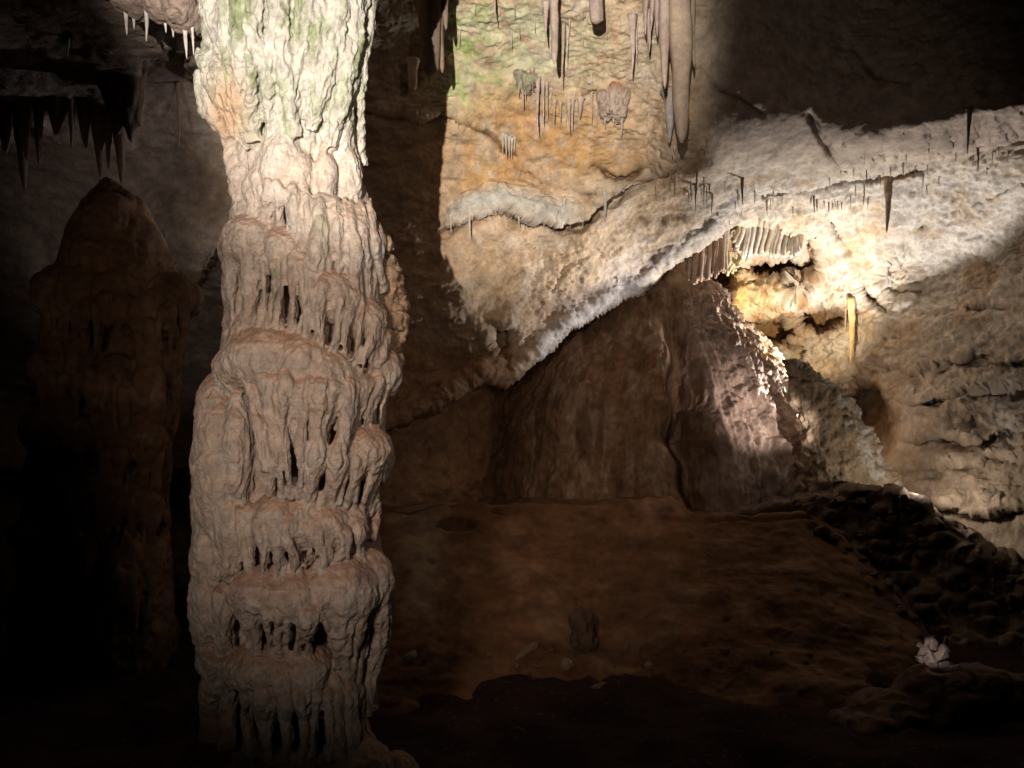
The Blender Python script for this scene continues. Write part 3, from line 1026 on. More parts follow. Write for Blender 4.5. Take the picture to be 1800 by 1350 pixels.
CONE = [(420, 1172, 1198), (455, 1150, 1206), (480, 1118, 1228), (520, 1062, 1262), (560, 1012, 1296), (600, 968, 1330), (650, 922, 1368), (700, 890, 1402),
        (750, 870, 1428), (800, 857, 1448), (850, 849, 1462), (900, 843, 1475), (960, 830, 1490)]
v, q, py, ang = loft(CONE, 14.0, .60, 620, 330)
n = vnormals(v, q)
if (n * (v - v.mean(0))).sum() < 0:
    q, n = q[:, ::-1], -n
h = (py - 420) / 480
# flutes run down the slope: noise in (angle, slow height)
fl = np.stack([np.cos(ang) * 3.2, np.sin(ang) * 3.2, py / 300.], 1)
flute = fbm(fl * 2.2, 4, .55, ridged=True) * .065 + fbm(fl * np.array([5, 5, 1.6]) + 7, 3, .55) * (.03 + .035 * sstep(.2, .45, np.cos(ang)))
d = flute * (0.4 + h) * (.42 + .58 * sstep(.1, .3, np.cos(ang)))
# buttresses on the right, recess between the front apron and the right flank
u = np.cos(ang)
front = np.sin(ang) < 0
wv = .03 * np.sin(py / 37.) + .02 * np.sin(py / 13.)
d -= .9 * np.clip((h - .25) * 2.2, 0, 1) * np.exp(-((u + wv - .14) / .13) ** 2) * front * sstep(-.03, .03, u + wv - .005)
d += .08 * h * np.exp(-((u + wv + .05) / .08) ** 2) * front + .07 * h * np.sin(u * 11 + 2.2 * perlin(v * .9)) * front * (u < .05)
d += .20 * h * np.exp(-((u + wv - .60) / .06) ** 2) * front + .15 * h * np.exp(-((u - wv - .80) / .04) ** 2) * front
d -= .10 * h * np.exp(-((u + wv - .71) / .035) ** 2) * front
d += fbm(v * 1.4, 3) * .09
f1, f2 = worley(v * 9)
rough = sstep(.25, .5, u)
d += np.clip(.5 - f1, -.1, .6) * .055 * (.25 + rough * (1 - .8 * sstep(.8, .93, u)))
d += fbm(v * np.array([12, 12, 7.]), 4, .65) * .022 + fbm(v * 5 + 3, 4, .6) * .05 * rough
v = v + n * d[:, None]
n = vnormals(v, q)
s = fbm(v * np.array([3, 3, 1.2]), 4, .6)
t = np.tile(np.array([.20, .115, .065]), (len(v), 1))
t = mixc(t, sstep(-.1, .6, s), (.27, .18, .12))
t = mixc(t, sstep(.0, .5, fbm(v * np.array([4.5, 4.5, .7]) + 3, 4, .6)) * .7, (.12, .065, .038))
t = mixc(t, sstep(.25, .6, fbm(v * np.array([6, 6, .9]) + 13, 3, .6)) * .6, (.34, .25, .18))
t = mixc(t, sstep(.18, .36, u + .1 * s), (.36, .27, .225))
t = mixc(t, sstep(-.05, .5, fbm(fl * np.array([7, 7, 1.0]) + 9, 4, .6)) * rough * .7, (.48, .385, .32))
t = mixc(t, sstep(.1, .5, fbm(fl * np.array([9, 9, 1.3]) + 29, 4, .6)) * rough * .7, (.22, .15, .11))
t = np.clip(t * (1 + .2 * fbm(v * 9, 3))[:, None], .03, .8)
nz = P(1160, 900, 14.0)
apron = (np.sin(ang[q[:, 0]]) < 0) & (u[q].mean(1) < .2)
cone = obj('stalagmite_cone', submesh('stalagmite_cone', v - nz, q, apron, t, n, M_CONE), loc=nz.tolist(), cat='stalagmite',
           label='huge dark cone shaped stalagmite under the arch with one lit flank')
obj('flank', submesh('flank', v - nz, q, ~apron, t, n, M_CONE), cone, label='rough fluted flank catching the alcove light')

# folded hood at the tip of the cone
so = Soup()
for i, (a, b, r0, r1) in enumerate((((1190, 452), (1150, 540), 18, 20), ((1195, 455), (1172, 548), 16, 17), ((1198, 460), (1195, 552), 15, 16), ((1186, 470), (1128, 530), 15, 14),
                                    ((1206, 470), (1214, 540), 14, 14), ((1175, 462), (1110, 515), 12, 9))):
    p0, p1 = np.array(a), np.array(b)
    tt = np.linspace(0, 1, 7)[:, None]
    pp = p0 + (p1 - p0) * tt + np.array([6, 0]) * np.sin(tt * math.pi)
    yy = 13.9 - .36 * np.sin(np.linspace(.2, 1.45, 7))
    so.add(tube(P(pp[:, 0], pp[:, 1], yy), np.linspace(r0, r1, 7) * .8 / F * 13.6, 10))
v, q = so.remesh(.02, 2)
n = vnormals(v, q)
if (n * (v - v.mean(0))).sum() < 0:
    q, n = q[:, ::-1], -n
v = v + n * (fbm(v * np.array([9, 9, 4.]), 3, .6) * .02)[:, None]
n = vnormals(v, q)
obj('hood', make_mesh('hood', v - nz, q, np.tile(np.array([.27, .19, .13]), (len(v), 1)) * (1 + .3 * fbm(v * 5, 3))[:, None], M_CONE, n), cone)

# ---------------------------------------------------------------- pale flowstone ridge beside the cone
RIDGE = [(632, 1372, 1402), (655, 1378, 1440), (690, 1388, 1484), (720, 1396, 1510), (760, 1408, 1532), (800, 1420, 1554), (840, 1432, 1572), (880, 1444, 1592), (940, 1456, 1620)]
v, q, py, ang = loft(RIDGE, 12.4, .5, 300, 200)
n = vnormals(v, q)
if (n * (v - v.mean(0))).sum() < 0:
    q, n = q[:, ::-1], -n
u = np.cos(ang)
f1, f2 = worley(v * 10)
f3, _ = worley(v * 4)
kn = sstep(.05, .45, u)
d = fbm(v * 2.2, 3) * .07 + np.clip(.55 - f1, -.1, .6) * .09 * (.25 + kn) - np.clip(.3 - f3, 0, 1) * .2 * (1 - kn) + fbm(v * 14, 3, .6) * .014
d += fbm(v * np.array([3, 3, 3.]) + 4, 4, .55) * .06
v = v + n * d[:, None]
n = vnormals(v, q)
t = np.tile(np.array([.43, .34, .24]), (len(v), 1))
t = mixc(t, kn * sstep(-.3, .3, fbm(v * 5, 3)), (.60, .57, .53))
t = np.clip(t * (1 + .2 * fbm(v * 8, 3))[:, None], .03, .8)
nz2 = P(1500, 890, 12.4)
obj('flowstone_ridge', make_mesh('flowstone_ridge', v - nz2, q, t, M_CONE, n), loc=nz2.tolist(), cat='flowstone',
    label='pale knobbly flowstone ridge sloping down to the right of the cone')


# ================================================================== FLOOR, CLAY BANK, TALUS
def bank(name, label, crest, xs, ctrl, bottom, nrow, dispf, tintf, back=3.6, mat=None):
    ev = tps(np.array(ctrl, float))
    cr = curve_y(crest, xs) + perlin(np.stack([xs / 23, xs * 0, xs * 0 + 1], 1)) * 3.0 + perlin(np.stack([xs / 41, xs * 0, xs * 0 + 5], 1)) * 14 * sstep(1380, 1460, xs)
    w = np.linspace(0, 1, nrow) ** 1.15
    PX = np.tile(xs, (nrow, 1))
    PY = cr[None] + (bottom - cr[None]) * w[:, None]
    Yv = ev(PX, PY)
    v = P(PX, PY, Yv)
    # top of the bank runs back away from the crest
    bk = []
    for k in range(10, 0, -1):
        e = (k / 10) ** 1.5
        vb = v[0].copy()
        vb[:, 1] += back * e
        vb[:, 0] *= (vb[:, 1] / v[0, :, 1])
        vb[:, 2] -= .35 * e + .03
        bk.append(vb)
    v = np.concatenate([np.array(bk), v], 0)
    nr, nc = v.shape[:2]
    pxx = np.vstack([np.tile(xs, (10, 1)), PX]).ravel()
    pyy = np.vstack([np.tile(cr, (10, 1)), PY]).ravel()
    v = v.reshape(-1, 3)
    q = quads_grid(nr, nc)
    n = vnormals(v, q)
    if n[:, 2].mean() < 0:
        q, n = q[:, ::-1], -n
    v = v + n * dispf(v, pxx, pyy)[:, None]
    n = vnormals(v, q)
    o = obj(name, make_mesh(name, v, q, tintf(v, pxx, pyy), mat or M_CLAY, n), kind='structure', label=label)
    return v.reshape(nr, nc, 3)[10:], PX, PY


def d_clay(v, px, py):
    d = fbm(v * .9, 3, .45) * .07 + fbm(v * np.array([5, 5, 9.]), 3, .5) * .007
    f1, _ = worley(v * 3.1)
    d += fbm(v * np.array([2.4, 2.4, 5.]) + 21, 4, .55) * .034 + np.clip(.5 - worley(v * np.array([2.2, 2.2, 3.]) + 8)[0], -.2, .5) * .035
    d -= np.clip(.16 - f1, 0, 1) * .35 * sstep(.0, .3, perlin(v * .9 + 5) + .15)
    wob = perlin(np.stack([px / 60, py / 60, px * 0], 1)) * 5
    for (y, x0, x1, a) in ((916, 1000, 1480, .022), (1060, 960, 1250, .025), (1010, 1120, 1400, .014), (962, 900, 1300, .01)):
        dd = py - (y + wob)
        d -= a * np.exp(-(dd / 3.) ** 2) * sstep(x0 - 40, x0 + 30, px) * (1 - sstep(x1 - 30, x1 + 40, px))
        d += a * .5 * np.exp(-((dd + 12) / 10.) ** 2) * sstep(x0 - 40, x0 + 30, px) * (1 - sstep(x1 - 30, x1 + 40, px))
    for cx, cy, sx, sy, a in ((800, 918, 38, 9, .3), (888, 898, 22, 6, .25), (1440, 935, 9, 6, .2)):
        r = np.hypot((px + wob - cx) / sx, (py + wob * .6 - cy) / sy)
        d -= a * (1 - sstep(.6, 1.05, r))
    return d


def t_clay(v, px, py):
    s = fbm(v * 1.6, 4, .6)
    t = np.tile(np.array([.15, .075, .037]), (len(v), 1))
    t = mixc(t, sstep(-.2, .6, s), (.21, .12, .068))
    t = mixc(t, sstep(.15, .5, fbm(v * 2.7 + 8, 3)) * .8, (.17, .08, .045))
    t = mixc(t, gauss(px, py, 740, 980, 40, 140) * .6, (.34, .27, .21))
    return np.clip(t * (1 + .25 * fbm(v * 9, 3))[:, None], .02, .8)


xs_b = np.r_[np.arange(430, 680, 6), np.arange(680, 1700, 3.2)]
BANKV, BPX, BPY = bank('clay_bank', 'smooth brown clay bank below the cone', [(430, 905), (700, 893), (760, 886), (880, 888), (925, 882), (1050, 879), (1180, 876), (1222, 908), (1330, 908), (1420, 906), (1460, 926), (1495, 962), (1530, 1004), (1580, 1040), (1620, 1120), (1700, 1200)],
     xs_b, [(430, 900, 10.6), (700, 890, 10.7), (900, 885, 10.9), (1180, 878, 11.0), (1420, 905, 10.9), (1600, 1000, 10.4), (1700, 1150, 9.2),
            (700, 1000, 9.8), (900, 1000, 9.9), (1200, 1000, 10.0), (1450, 1030, 9.7), (700, 1150, 8.6), (950, 1170, 8.6), (1300, 1180, 8.6), (1600, 1200, 8.5),
            (430, 1170, 8.4), (1700, 1260, 8.2), (1000, 1290, 7.95), (500, 1290, 7.9), (1500, 1290, 7.9)], 1270, 170, d_clay, t_clay)


def d_tal(v, px, py):
    f1, f2 = worley(v * np.array([3.4, 3.4, 5.]))
    return fbm(v * 1.5, 4, .55) * .10 + np.clip(f2 - f1, 0, .5) * .16 + fbm(v * 8, 3, .6, ridged=True) * .02


def t_tal(v, px, py):
    s = fbm(v * 2.6, 4, .6)
    t = np.tile(np.array([.13, .09, .065]), (len(v), 1))
    t = mixc(t, sstep(.1, .6, s), (.27, .20, .14))
    return np.clip(t * (1 + .3 * fbm(v * 11, 3))[:, None], .02, .8)


xs_t = np.arange(1300, 1960, 4.0)
TALV, TPX, TPY = bank('talus_slope', 'dark rubbly slope falling to the right in shadow', [(1300, 900), (1400, 878), (1470, 866), (1560, 870), (1600, 880), (1650, 912), (1700, 943), (1760, 985), (1795, 1003), (1860, 1035), (1960, 1090)],
     xs_t, [(1300, 900, 11.6), (1400, 880, 11.5), (1500, 866, 11.3), (1600, 880, 11.0), (1700, 945, 10.5), (1800, 1005, 10.0), (1960, 1090, 9.2),
            (1400, 1000, 11.1), (1600, 1050, 10.5), (1800, 1150, 9.4), (1500, 1200, 10), (1900, 1250, 8.2), (1650, 1300, 8.9), (1400, 1300, 10)], 1300, 130, d_tal, t_tal,
     mat=M_WALL)


# near floor
gx = np.linspace(-9, 9, 170)
gy = np.linspace(1.5, 12.5, 110)
GX, GY = np.meshgrid(gx, gy)
v = np.stack([GX, GY, 0 * GX], -1).reshape(-1, 3)
v[:, 2] = fbm(v * .8, 4) * .16 + .05 + fbm(v * 3.5, 3) * .04
q = quads_grid(len(gy), len(gx))
s = fbm(v * 2, 4)
t = np.clip(np.tile(np.array([.04, .022, .013]), (len(v), 1)) * (1 + .4 * s)[:, None], .02, .8)  # near-black clay: the unlit floor's shade put into its colour
n = vnormals(v, q)
obj('cave_floor', make_mesh('cave_floor', v, q, t, M_SHADED_FLOOR, n), kind='structure', label='unlit uneven clay floor of the cave')


# ================================================================== ROCKS
def hull(points):
    bm = bmesh.new()
    for p in points:
        bm.verts.new(p)
    r = bmesh.ops.convex_hull(bm, input=list(bm.verts))
    bmesh.ops.delete(bm, geom=list({g for g in r['geom_unused'] + r['geom_interior'] if isinstance(g, bmesh.types.BMVert)}), context='VERTS')
    bm.verts.index_update()
    v = [tuple(w.co) for w in bm.verts]
    f = [[w.index for w in fa.verts] for fa in bm.faces]
    bm.free()
    return v, f


def rock_mesh(name, seed, tint, squash=(1, .9, .7), jag=.3):
    """broken angular stone: the hull of random points"""
    rs = np.random.default_rng(seed)
    p = rs.normal(size=(17, 3))
    p /= np.linalg.norm(p, axis=1)[:, None]
    p *= (1 - jag * rs.random(17))[:, None] * np.array(squash)
    v, f = hull(p.tolist())
    me = bpy.data.meshes.new(name)
    me.from_pydata(v, [], f)
    at = me.attributes.new('tint', 'FLOAT_COLOR', 'POINT')
    tt = np.ones((len(v), 4), np.float32)
    tt[:, :3] = np.array(tint) * rs.uniform(.8, 1.2, len(v))[:, None]
    at.data.foreach_set('color', tt.ravel())
    me.materials.append(M_WALL)
    return me


def put(grid, PX, PY, px, py):
    k = np.argmin((PX - px) ** 2 + (PY - py) ** 2)
    return grid.reshape(-1, 3)[k]


def rock(px, py, r, tint, label, group, grid, seed, squash=(1, .9, .7), jag=.3, cat='rock', rot=None, name='rock'):
    p = put(*grid, px, py)
    s = r / F * p[1]
    o = obj(name, rock_mesh('rock', seed, tint, squash, jag), label=label, cat=cat, group=group)
    o.location = (p[0], p[1], p[2] + s * squash[2] * .45)
    o.scale = (s, s, s)
    o.rotation_euler = rot if rot else (random.uniform(-.4, .4), random.uniform(-.4, .4), random.uniform(0, 6))
    return o


GB = (BANKV, BPX, BPY)
GT = (TALV, TPX, TPY)
random.seed(5)
rock(722, 1158, 17, (.40, .32, .26), 'pale pebble at the foot of the bank right beside the column', None, GB, 1, (1.2, .9, .6))
rock(998, 1172, 19, (.42, .29, .20), 'tan rounded rock at the foot of the bank below the dark stump', None, GB, 2, (1.2, .8, .6))
rock(1142, 1162, 14, (.46, .34, .24), 'small light tan rock right of the paired pebbles at the bank foot', None, GB, 3, (.9, .8, .8))
rock(1103, 1142, 11, (.36, .25, .17), 'left pebble of the pair at the foot of the bank', None, GB, 4, (.7, .7, 1))
rock(1120, 1144, 9, (.36, .25, .17), 'right pebble of the pair at the foot of the bank', None, GB, 6, (.7, .7, 1))
rock(925, 1152, 22, (.34, .22, .14), 'long narrow tan rock lying on the bank foot left of the rounded rock', None, GB, 8, (1.6, .5, .4), rot=(0, -.5, .3))
rock(1276, 1142, 12, (.40, .28, .20), 'small pinkish rock low on the bank right of centre', None, GB, 9)
rock(1442, 936, 9, (.40, .33, .27), 'small pale stone stuck in a pit high on the bank', None, GB, 10)
# talus stones
for i in range(120):
    f = random.random()
    x = 1400 + f * 390
    y = curve_y([(1430, 874), (1560, 872), (1600, 882), (1650, 914), (1700, 945), (1800, 1006)], x) + abs(random.gauss(0, 60)) + 4
    rock(x, y, random.choice((4, 5, 6, 8, 10, 13, 18)), random.choice(((.22, .17, .13), (.30, .24, .19), (.16, .11, .08))),
         'dark angular stone in the rubble along the crest of the shadowed slope', 'rubble stones on the slope', GT, 20 + i, (1, .8, .6), .45)

for k in range(16):
    f = (k + random.uniform(0, .8)) / 16
    x = np.interp(f, [0, .3, .6, 1], [1425, 1490, 1545, 1630]) + random.uniform(-12, 12)
    y = np.interp(f, [0, .3, .6, 1], [912, 962, 1022, 1128]) + random.uniform(-8, 14)
    rock(x, y, random.choice((7, 9, 12, 16, 21)), random.choice(((.15, .10, .065), (.20, .13, .085), (.12, .075, .05))),
         'brown angular stone where the clay bank meets the shadowed slope', 'stones along the edge of the clay bank', GB, 200 + k, (1.2, .9, .65), .4)
for k in range(26):
    x = random.uniform(690, 1480)
    rock(x, random.uniform(1140, 1195), random.choice((3, 4, 5, 6, 8)), random.choice(((.24, .16, .11), (.32, .23, .16), (.16, .10, .07))),
         'small pebble in the scatter along the foot of the clay bank', 'pebbles along the foot of the bank', GB, 230 + k, (1.1, .9, .6), .35)

# dark stump on the bank
p = put(*GB, 1022, 1125)
tt = np.linspace(0, 1, 10)
pts = np.stack([p[0] + .02 * np.sin(tt * 5), np.full(10, p[1] - .05), p[2] - .05 + tt * .36], 1)
v, q, tri = tube(pts, np.array([26, 25, 24, 23, 22, 21, 21, 20, 17, 8]) / F * p[1], 20)
so = Soup()
so.add((v, q, tri))
v, q = so.remesh(.012, 1)
n = vnormals(v, q)
if (n * (v - v.mean(0))).sum() < 0:
    q, n = q[:, ::-1], -n
v = v + n * (fbm(v * np.array([9, 9, 6.]), 3, .6) * .04)[:, None]
n = vnormals(v, q)
obj('stalagmite', make_mesh('stalagmite', v - p, q, (.12, .075, .05), M_CONE, n), loc=p.tolist(), cat='stalagmite', label='short dark stump standing on the front of the clay bank')

# pale lit boulder at lower right
br = P(1640, 1152, 7.75)
random.seed(31)
bv, bf = [], []
rb = np.random.default_rng(5)
u0 = 1 / F * 7.75
for (dx, dz, dy, rx, rz, ry) in ((0, 0, 0, 25, 21, 20), (-16, 10, -4, 15, 12, 12), (-2, 21, 2, 12, 14, 12), (20, 9, 4, 13, 13, 12), (26, 22, 6, 6, 10, 6), (14, -15, -4, 17, 9, 12), (-22, -6, -2, 11, 8, 9),
                                 (-30, -4, 0, 7, 4, 5), (-12, 24, 0, 7, 9, 6), (-24, 18, 3, 8, 6, 6), (8, 6, -16, 13, 13, 9), (33, -20, 2, 11, 4, 6), (-6, -10, -15, 13, 10, 9)):
    p = rb.normal(size=(15, 3))
    p /= np.linalg.norm(p, axis=1)[:, None]
    p = p * (1 - .35 * rb.random(15))[:, None] * np.array([rx, ry, rz]) * 1.15 * u0 + br + np.array([dx, dy, dz]) * u0
    hv, hf = hull(p.tolist())
    tri = [[f[0], f[k], f[k + 1], f[k + 1]] for f in hf for k in range(1, len(f) - 1)]
    bf += [[a + len(bv) for a in t[:3]] for t in tri]
    bv += hv
v, q = np.array(bv), np.array(bf)
bme = make_mesh('crystal_boulder', v - br, q, mixc(np.tile(np.array([.50, .40, .35]), (len(v), 1)), sstep(-.1, .5, fbm(v * 7, 4, .6)) * .8, (.26, .17, .12)), M_WALL)
bme.polygons.foreach_set('use_smooth', np.zeros(len(bf), bool))
boul = obj('crystal_boulder', bme,
           loc=br.tolist(), cat='boulder', label='pale pink jagged boulder alone in the dark at lower right')
# plinth of rock that carries it
so = Soup()
for (x, y, rx, ry, dy) in ((1650, 1235, 90, 60, .15), (1600, 1250, 120, 40, .1), (1720, 1225, 110, 55, .25), (1560, 1290, 110, 50, -.05), (1690, 1300, 200, 60, .0)):
    so.add(ellipsoid(P(x, y, 7.75 + dy), (rx / F * 7.75, .4, ry / F * 7.75)))
v, q = so.remesh(.03, 2)
n = vnormals(v, q)
if (n * (v - v.mean(0))).sum() < 0:
    q, n = q[:, ::-1], -n
v = v + n * (fbm(v * 2.5, 4, .6) * .07)[:, None]
n = vnormals(v, q)
bp = P(1650, 1330, 7.75)
obj('rock_ledge', make_mesh('rock_ledge', v - bp, q, (.13, .075, .05), M_WALL, n), loc=bp.tolist(), cat='rock', label='dark red brown rock ledge under the pale jagged boulder')


# ================================================================== STALACTITES
def stalactite_mesh(seed, L, r, tint, tip=.08, bulge=0.0, flat=1.0, nr=22, nu=14, lump=.16, bend=.03):
    """hanging from its origin down to -L; r = radius at the root"""
    f = np.linspace(0, 1, nr)
    prof = (1 - f) ** .75 * (1 - tip) + tip
    prof = prof * (1 + bulge * np.sin(f * math.pi)) * (1 + (.35 if r > .04 else (.5 if r > .02 else .9)) * np.exp(-f * 9))
    prof[-1] *= .3
    rs = np.random.default_rng(seed)
    ph = rs.random(3) * 6
    pts = np.stack([bend * L * np.sin(f * 2.4 + ph[0]) * f, bend * L * np.sin(f * 2 + ph[1]) * f, -f * L], 1)
    v, q, tri = tube(pts, np.stack([prof * r, prof * r * flat], 1), nu)
    q = q[:, ::-1]
    tri = tri[:, ::-1]
    c = np.vstack([np.repeat(pts, nu, 0), pts[0], pts[-1]])
    k = 1 + lump * fbm(v * np.array([1 / r * .5, 1 / r * .5, 1.2 / r * .25]) + seed * 1.3, 3) + lump * .4 * np.sin(v[:, 2] / r * 1.3 + ph[2])
    th = np.tile(np.linspace(0, 2 * math.pi, nu, endpoint=False), nr)
    k[:-2] *= 1 + .07 * np.sin(th * rs.integers(3, 6) + ph[0] + v[:-2, 2] / r * .2) + .05 * rs.normal(size=nu)[np.tile(np.arange(nu), nr)]
    v = c + (v - c) * k[:, None]
    me = bpy.data.meshes.new('stalactite')
    me.from_pydata(v.tolist(), [], q.tolist() + tri.tolist())
    me.polygons.foreach_set('use_smooth', np.ones(len(me.polygons), bool))
    at = me.attributes.new('tint', 'FLOAT_COLOR', 'POINT')
    tt = np.ones((len(v), 4), np.float32)
    tt[:, :3] = np.array(tint) * (1 + .2 * fbm(v * np.array([3 / r * .2, 3 / r * .2, 1 / r * .2]) + seed, 3))[:, None]
    at.data.foreach_set('color', tt.ravel())
    me.materials.append(M_DRIP)
    return me


_seed = [100]
ORD = 'first second third fourth fifth sixth seventh eighth ninth tenth eleventh twelfth thirteenth fourteenth fifteenth sixteenth seventeenth'.split()


def nth(items, i):
    k = sorted(range(len(items)), key=lambda j: items[j][0]).index(i)
    return ORD[k]



def hang(px, top, bot, w, tint, label, group=None, Y=None, tip=.08, bulge=0., flat=1., out=0.0, name='stalactite', cat='stalactite', lump=.16, bend=.03):
    """stalactite whose root is on the rock at (px, top); w = width in photo pixels"""
    _seed[0] += 1
    if Y is None:
        p = on_shell(px, top)
        Y = p[1] - out * (.22 if px > 1225 else 1)      # roots sit in the rock
    root = P(px, top, Y)
    L = (bot - top) / F * Y
    extra = .10
    root = root + np.array([0, 0, extra])
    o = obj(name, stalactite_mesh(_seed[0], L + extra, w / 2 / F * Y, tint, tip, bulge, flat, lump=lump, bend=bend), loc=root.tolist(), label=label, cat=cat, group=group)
    return o


PALE, TAN, GREY, DARK, PINK = (.50, .44, .38), (.46, .345, .265), (.44, .39, .36), (.20, .14, .11), (.48, .37, .32)
# upper left chamber
hang(45, -30, 86, 26, DARK, 'left of two blunt dark stalactites at the very top left corner', 'pair in the top left corner', Y=8.2)
hang(64, -30, 82, 24, DARK, 'right of two blunt dark stalactites at the very top left corner', 'pair in the top left corner', Y=8.2)
hang(122, -30, 103, 17, GREY, 'slender grey stalactite hanging alone in the black top left', Y=8.0)
row = ((148, 150, 262, 34), (176, 170, 312, 36), (208, 190, 323, 30), (192, 220, 300, 16))
for i, (x, a, b, w) in enumerate(row):
    hang(x, a, b, w, DARK, nth(row, i) + ' from the left, dark stalactite in the cluster hanging above the brown mound', 'dark stalactites above the mound', Y=9.4)
row = ((40, 170, 336, 36), (70, 175, 290, 24), (8, 160, 272, 42), (98, 170, 238, 46), (124, 180, 262, 15))
for i, (x, a, b, w) in enumerate(row):
    hang(x, a, b, w, DARK, nth(row, i) + ' from the left, black stalactite in the ragged fringe at the left cave edge', 'black fringe at the left edge', Y=9.2)
hang(312, 150, 263, 8, (.22, .15, .11), 'thin brown stalactite alone before the dim wall left of the column')
# hanging dark drapery beside it
so = Soup()
for k, (x, y0, y1, r) in enumerate(((188, 60, 190, 16), (205, 40, 235, 22), (228, 40, 252, 22), (244, 60, 225, 12))):
    so.add(tube(P([x, x + 2, x - 2, x], np.linspace(y0 - 60, y1, 4), [8.7, 8.75, 8.8, 8.85]), np.array([r, r * 1.1, r, 4]) / F * 8.8, 10))
v, q = so.remesh(.02, 2)
n = vnormals(v, q)
if (n * (v - v.mean(0))).sum() < 0:
    q, n = q[:, ::-1], -n
v = v + n * (fbm(v * np.array([6, 6, 2.]), 3, .6) * .04)[:, None]
n = vnormals(v, q)
dz = P(215, 0, 8.8)
obj('drapery', make_mesh('drapery', v - dz, q, (.19, .12, .09), M_DRIP, n), loc=dz.tolist(), cat='drapery', label='dark folded stone drapery hanging before the dim wall left of the column')
# pale ceiling lump beside the column top
so = Soup()
for (x, y, rx, ry, Y) in ((225, 0, 26, 26, 7.0), (250, 10, 30, 22, 6.9), (300, -8, 50, 50, 6.6), (330, 10, 36, 40, 6.5), (280, -30, 80, 40, 6.8), (328, 44, 22, 14, 6.5)):
    so.add(ellipsoid(P(x, y, Y), (rx / F * Y, .28, ry / F * Y)))
v, q = so.remesh(.013, 2)
n = vnormals(v, q)
if (n * (v - v.mean(0))).sum() < 0:
    q, n = q[:, ::-1], -n
v = v + n * (fbm(v * 4, 3) * .03 + fbm(v * 14, 3, .6) * .012)[:, None]
n = vnormals(v, q)
lz = P(290, -30, 6.8)
lump = obj('ceiling_boss', make_mesh('ceiling_boss', v - lz, q, np.tile(np.array([.28, .205, .17]), (len(v), 1)) * (1 + .2 * fbm(v * 6, 3))[:, None], M_COL, n), loc=lz.tolist(),
           cat='rock', label='rounded pale rock boss under the roof, touching the column top on its left')
row = ((222, 18, 62, 12, 6.95), (236, 22, 52, 12, 6.9), (257, 22, 73, 11, 6.8), (303, 36, 66, 12, 6.55), (325, 46, 103, 12, 6.45), (338, 40, 98, 9, 6.45), (290, 30, 58, 10, 6.6))
for i, (x, a, b, w, Y) in enumerate(row):
    hang(x, a, b, w, GREY, nth(row, i) + ' from the left, small grey stalactite under the boss beside the column', 'fringe under the pale boss', Y=Y)
# dark group right of the column (its cast shade put into their tint)
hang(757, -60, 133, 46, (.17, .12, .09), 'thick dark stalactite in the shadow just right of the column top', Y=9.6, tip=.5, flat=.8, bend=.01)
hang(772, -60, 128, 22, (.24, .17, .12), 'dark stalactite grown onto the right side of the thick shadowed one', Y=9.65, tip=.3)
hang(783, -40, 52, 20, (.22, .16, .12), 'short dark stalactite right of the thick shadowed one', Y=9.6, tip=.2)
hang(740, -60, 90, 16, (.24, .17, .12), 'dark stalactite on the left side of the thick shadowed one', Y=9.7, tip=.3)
hang(726, 120, 158, 16, TAN, 'tan knob of rock at the tip of the column shadow', Y=10.15, tip=.6, bulge=.3, name='rock', cat='rock')
# lit vault
hang(868, -30, 38, 7, TAN, 'thin dark stalactite at the top edge left of the pink ones', out=.15)
hang(972, -40, 112, 19, PINK, 'long pinkish stalactite with a blunt tip hanging from the lit vault', out=.35, tip=.4)
hang(960, 20, 74, 9, PINK, 'short stalactite grown on the left of the long pinkish one', out=.3)
hang(990, 60, 152, 7, TAN, 'thin tan stalactite just right of the long pinkish one', out=.12)
hang(998, 70, 116, 4, PALE, 'needle thin stalactite beside the thin tan one', out=.10)
hang(1048, -40, 42, 27, PINK, 'broken blunt pink stalactite stub at the top edge', out=.45, tip=.75)
hang(1111, 42, 132, 11, PINK, 'slim pink stalactite alone between the stub and the great tan one', out=.22, bulge=.2)
hang(1118, 60, 112, 5, PALE, 'needle beside the slim pink stalactite', out=.1)
hang(1195, -60, 252, 50, TAN, 'great tan carrot shaped stalactite at the right end of the lit vault', out=.5, tip=.32, bulge=.1, flat=.85, bend=.008)
hang(1172, -60, 157, 34, PINK, 'pink tapering stalactite grown onto the left of the great tan one', out=.45)
hang(1177, 175, 252, 24, GREY, 'grey pointed stalactite below and left of the great tan one', out=.25)
hang(1215, -50, 120, 22, (.34, .26, .21), 'brown stalactite grown onto the right of the great tan one', out=.35)
# ragged drapery on its left
random.seed(77)
row = ((1136, -10, 62), (1146, 0, 58), (1155, 10, 66), (1164, 20, 80), (1140, 40, 92))
for i, (x, a, b) in enumerate(row):
    hang(x, a, b, 13, PINK, nth(row, i) + ' from the left, ragged pink drapery blade left of the great tan stalactite', 'ragged blades by the great stalactite', out=.25 + .03 * i, flat=2.5)
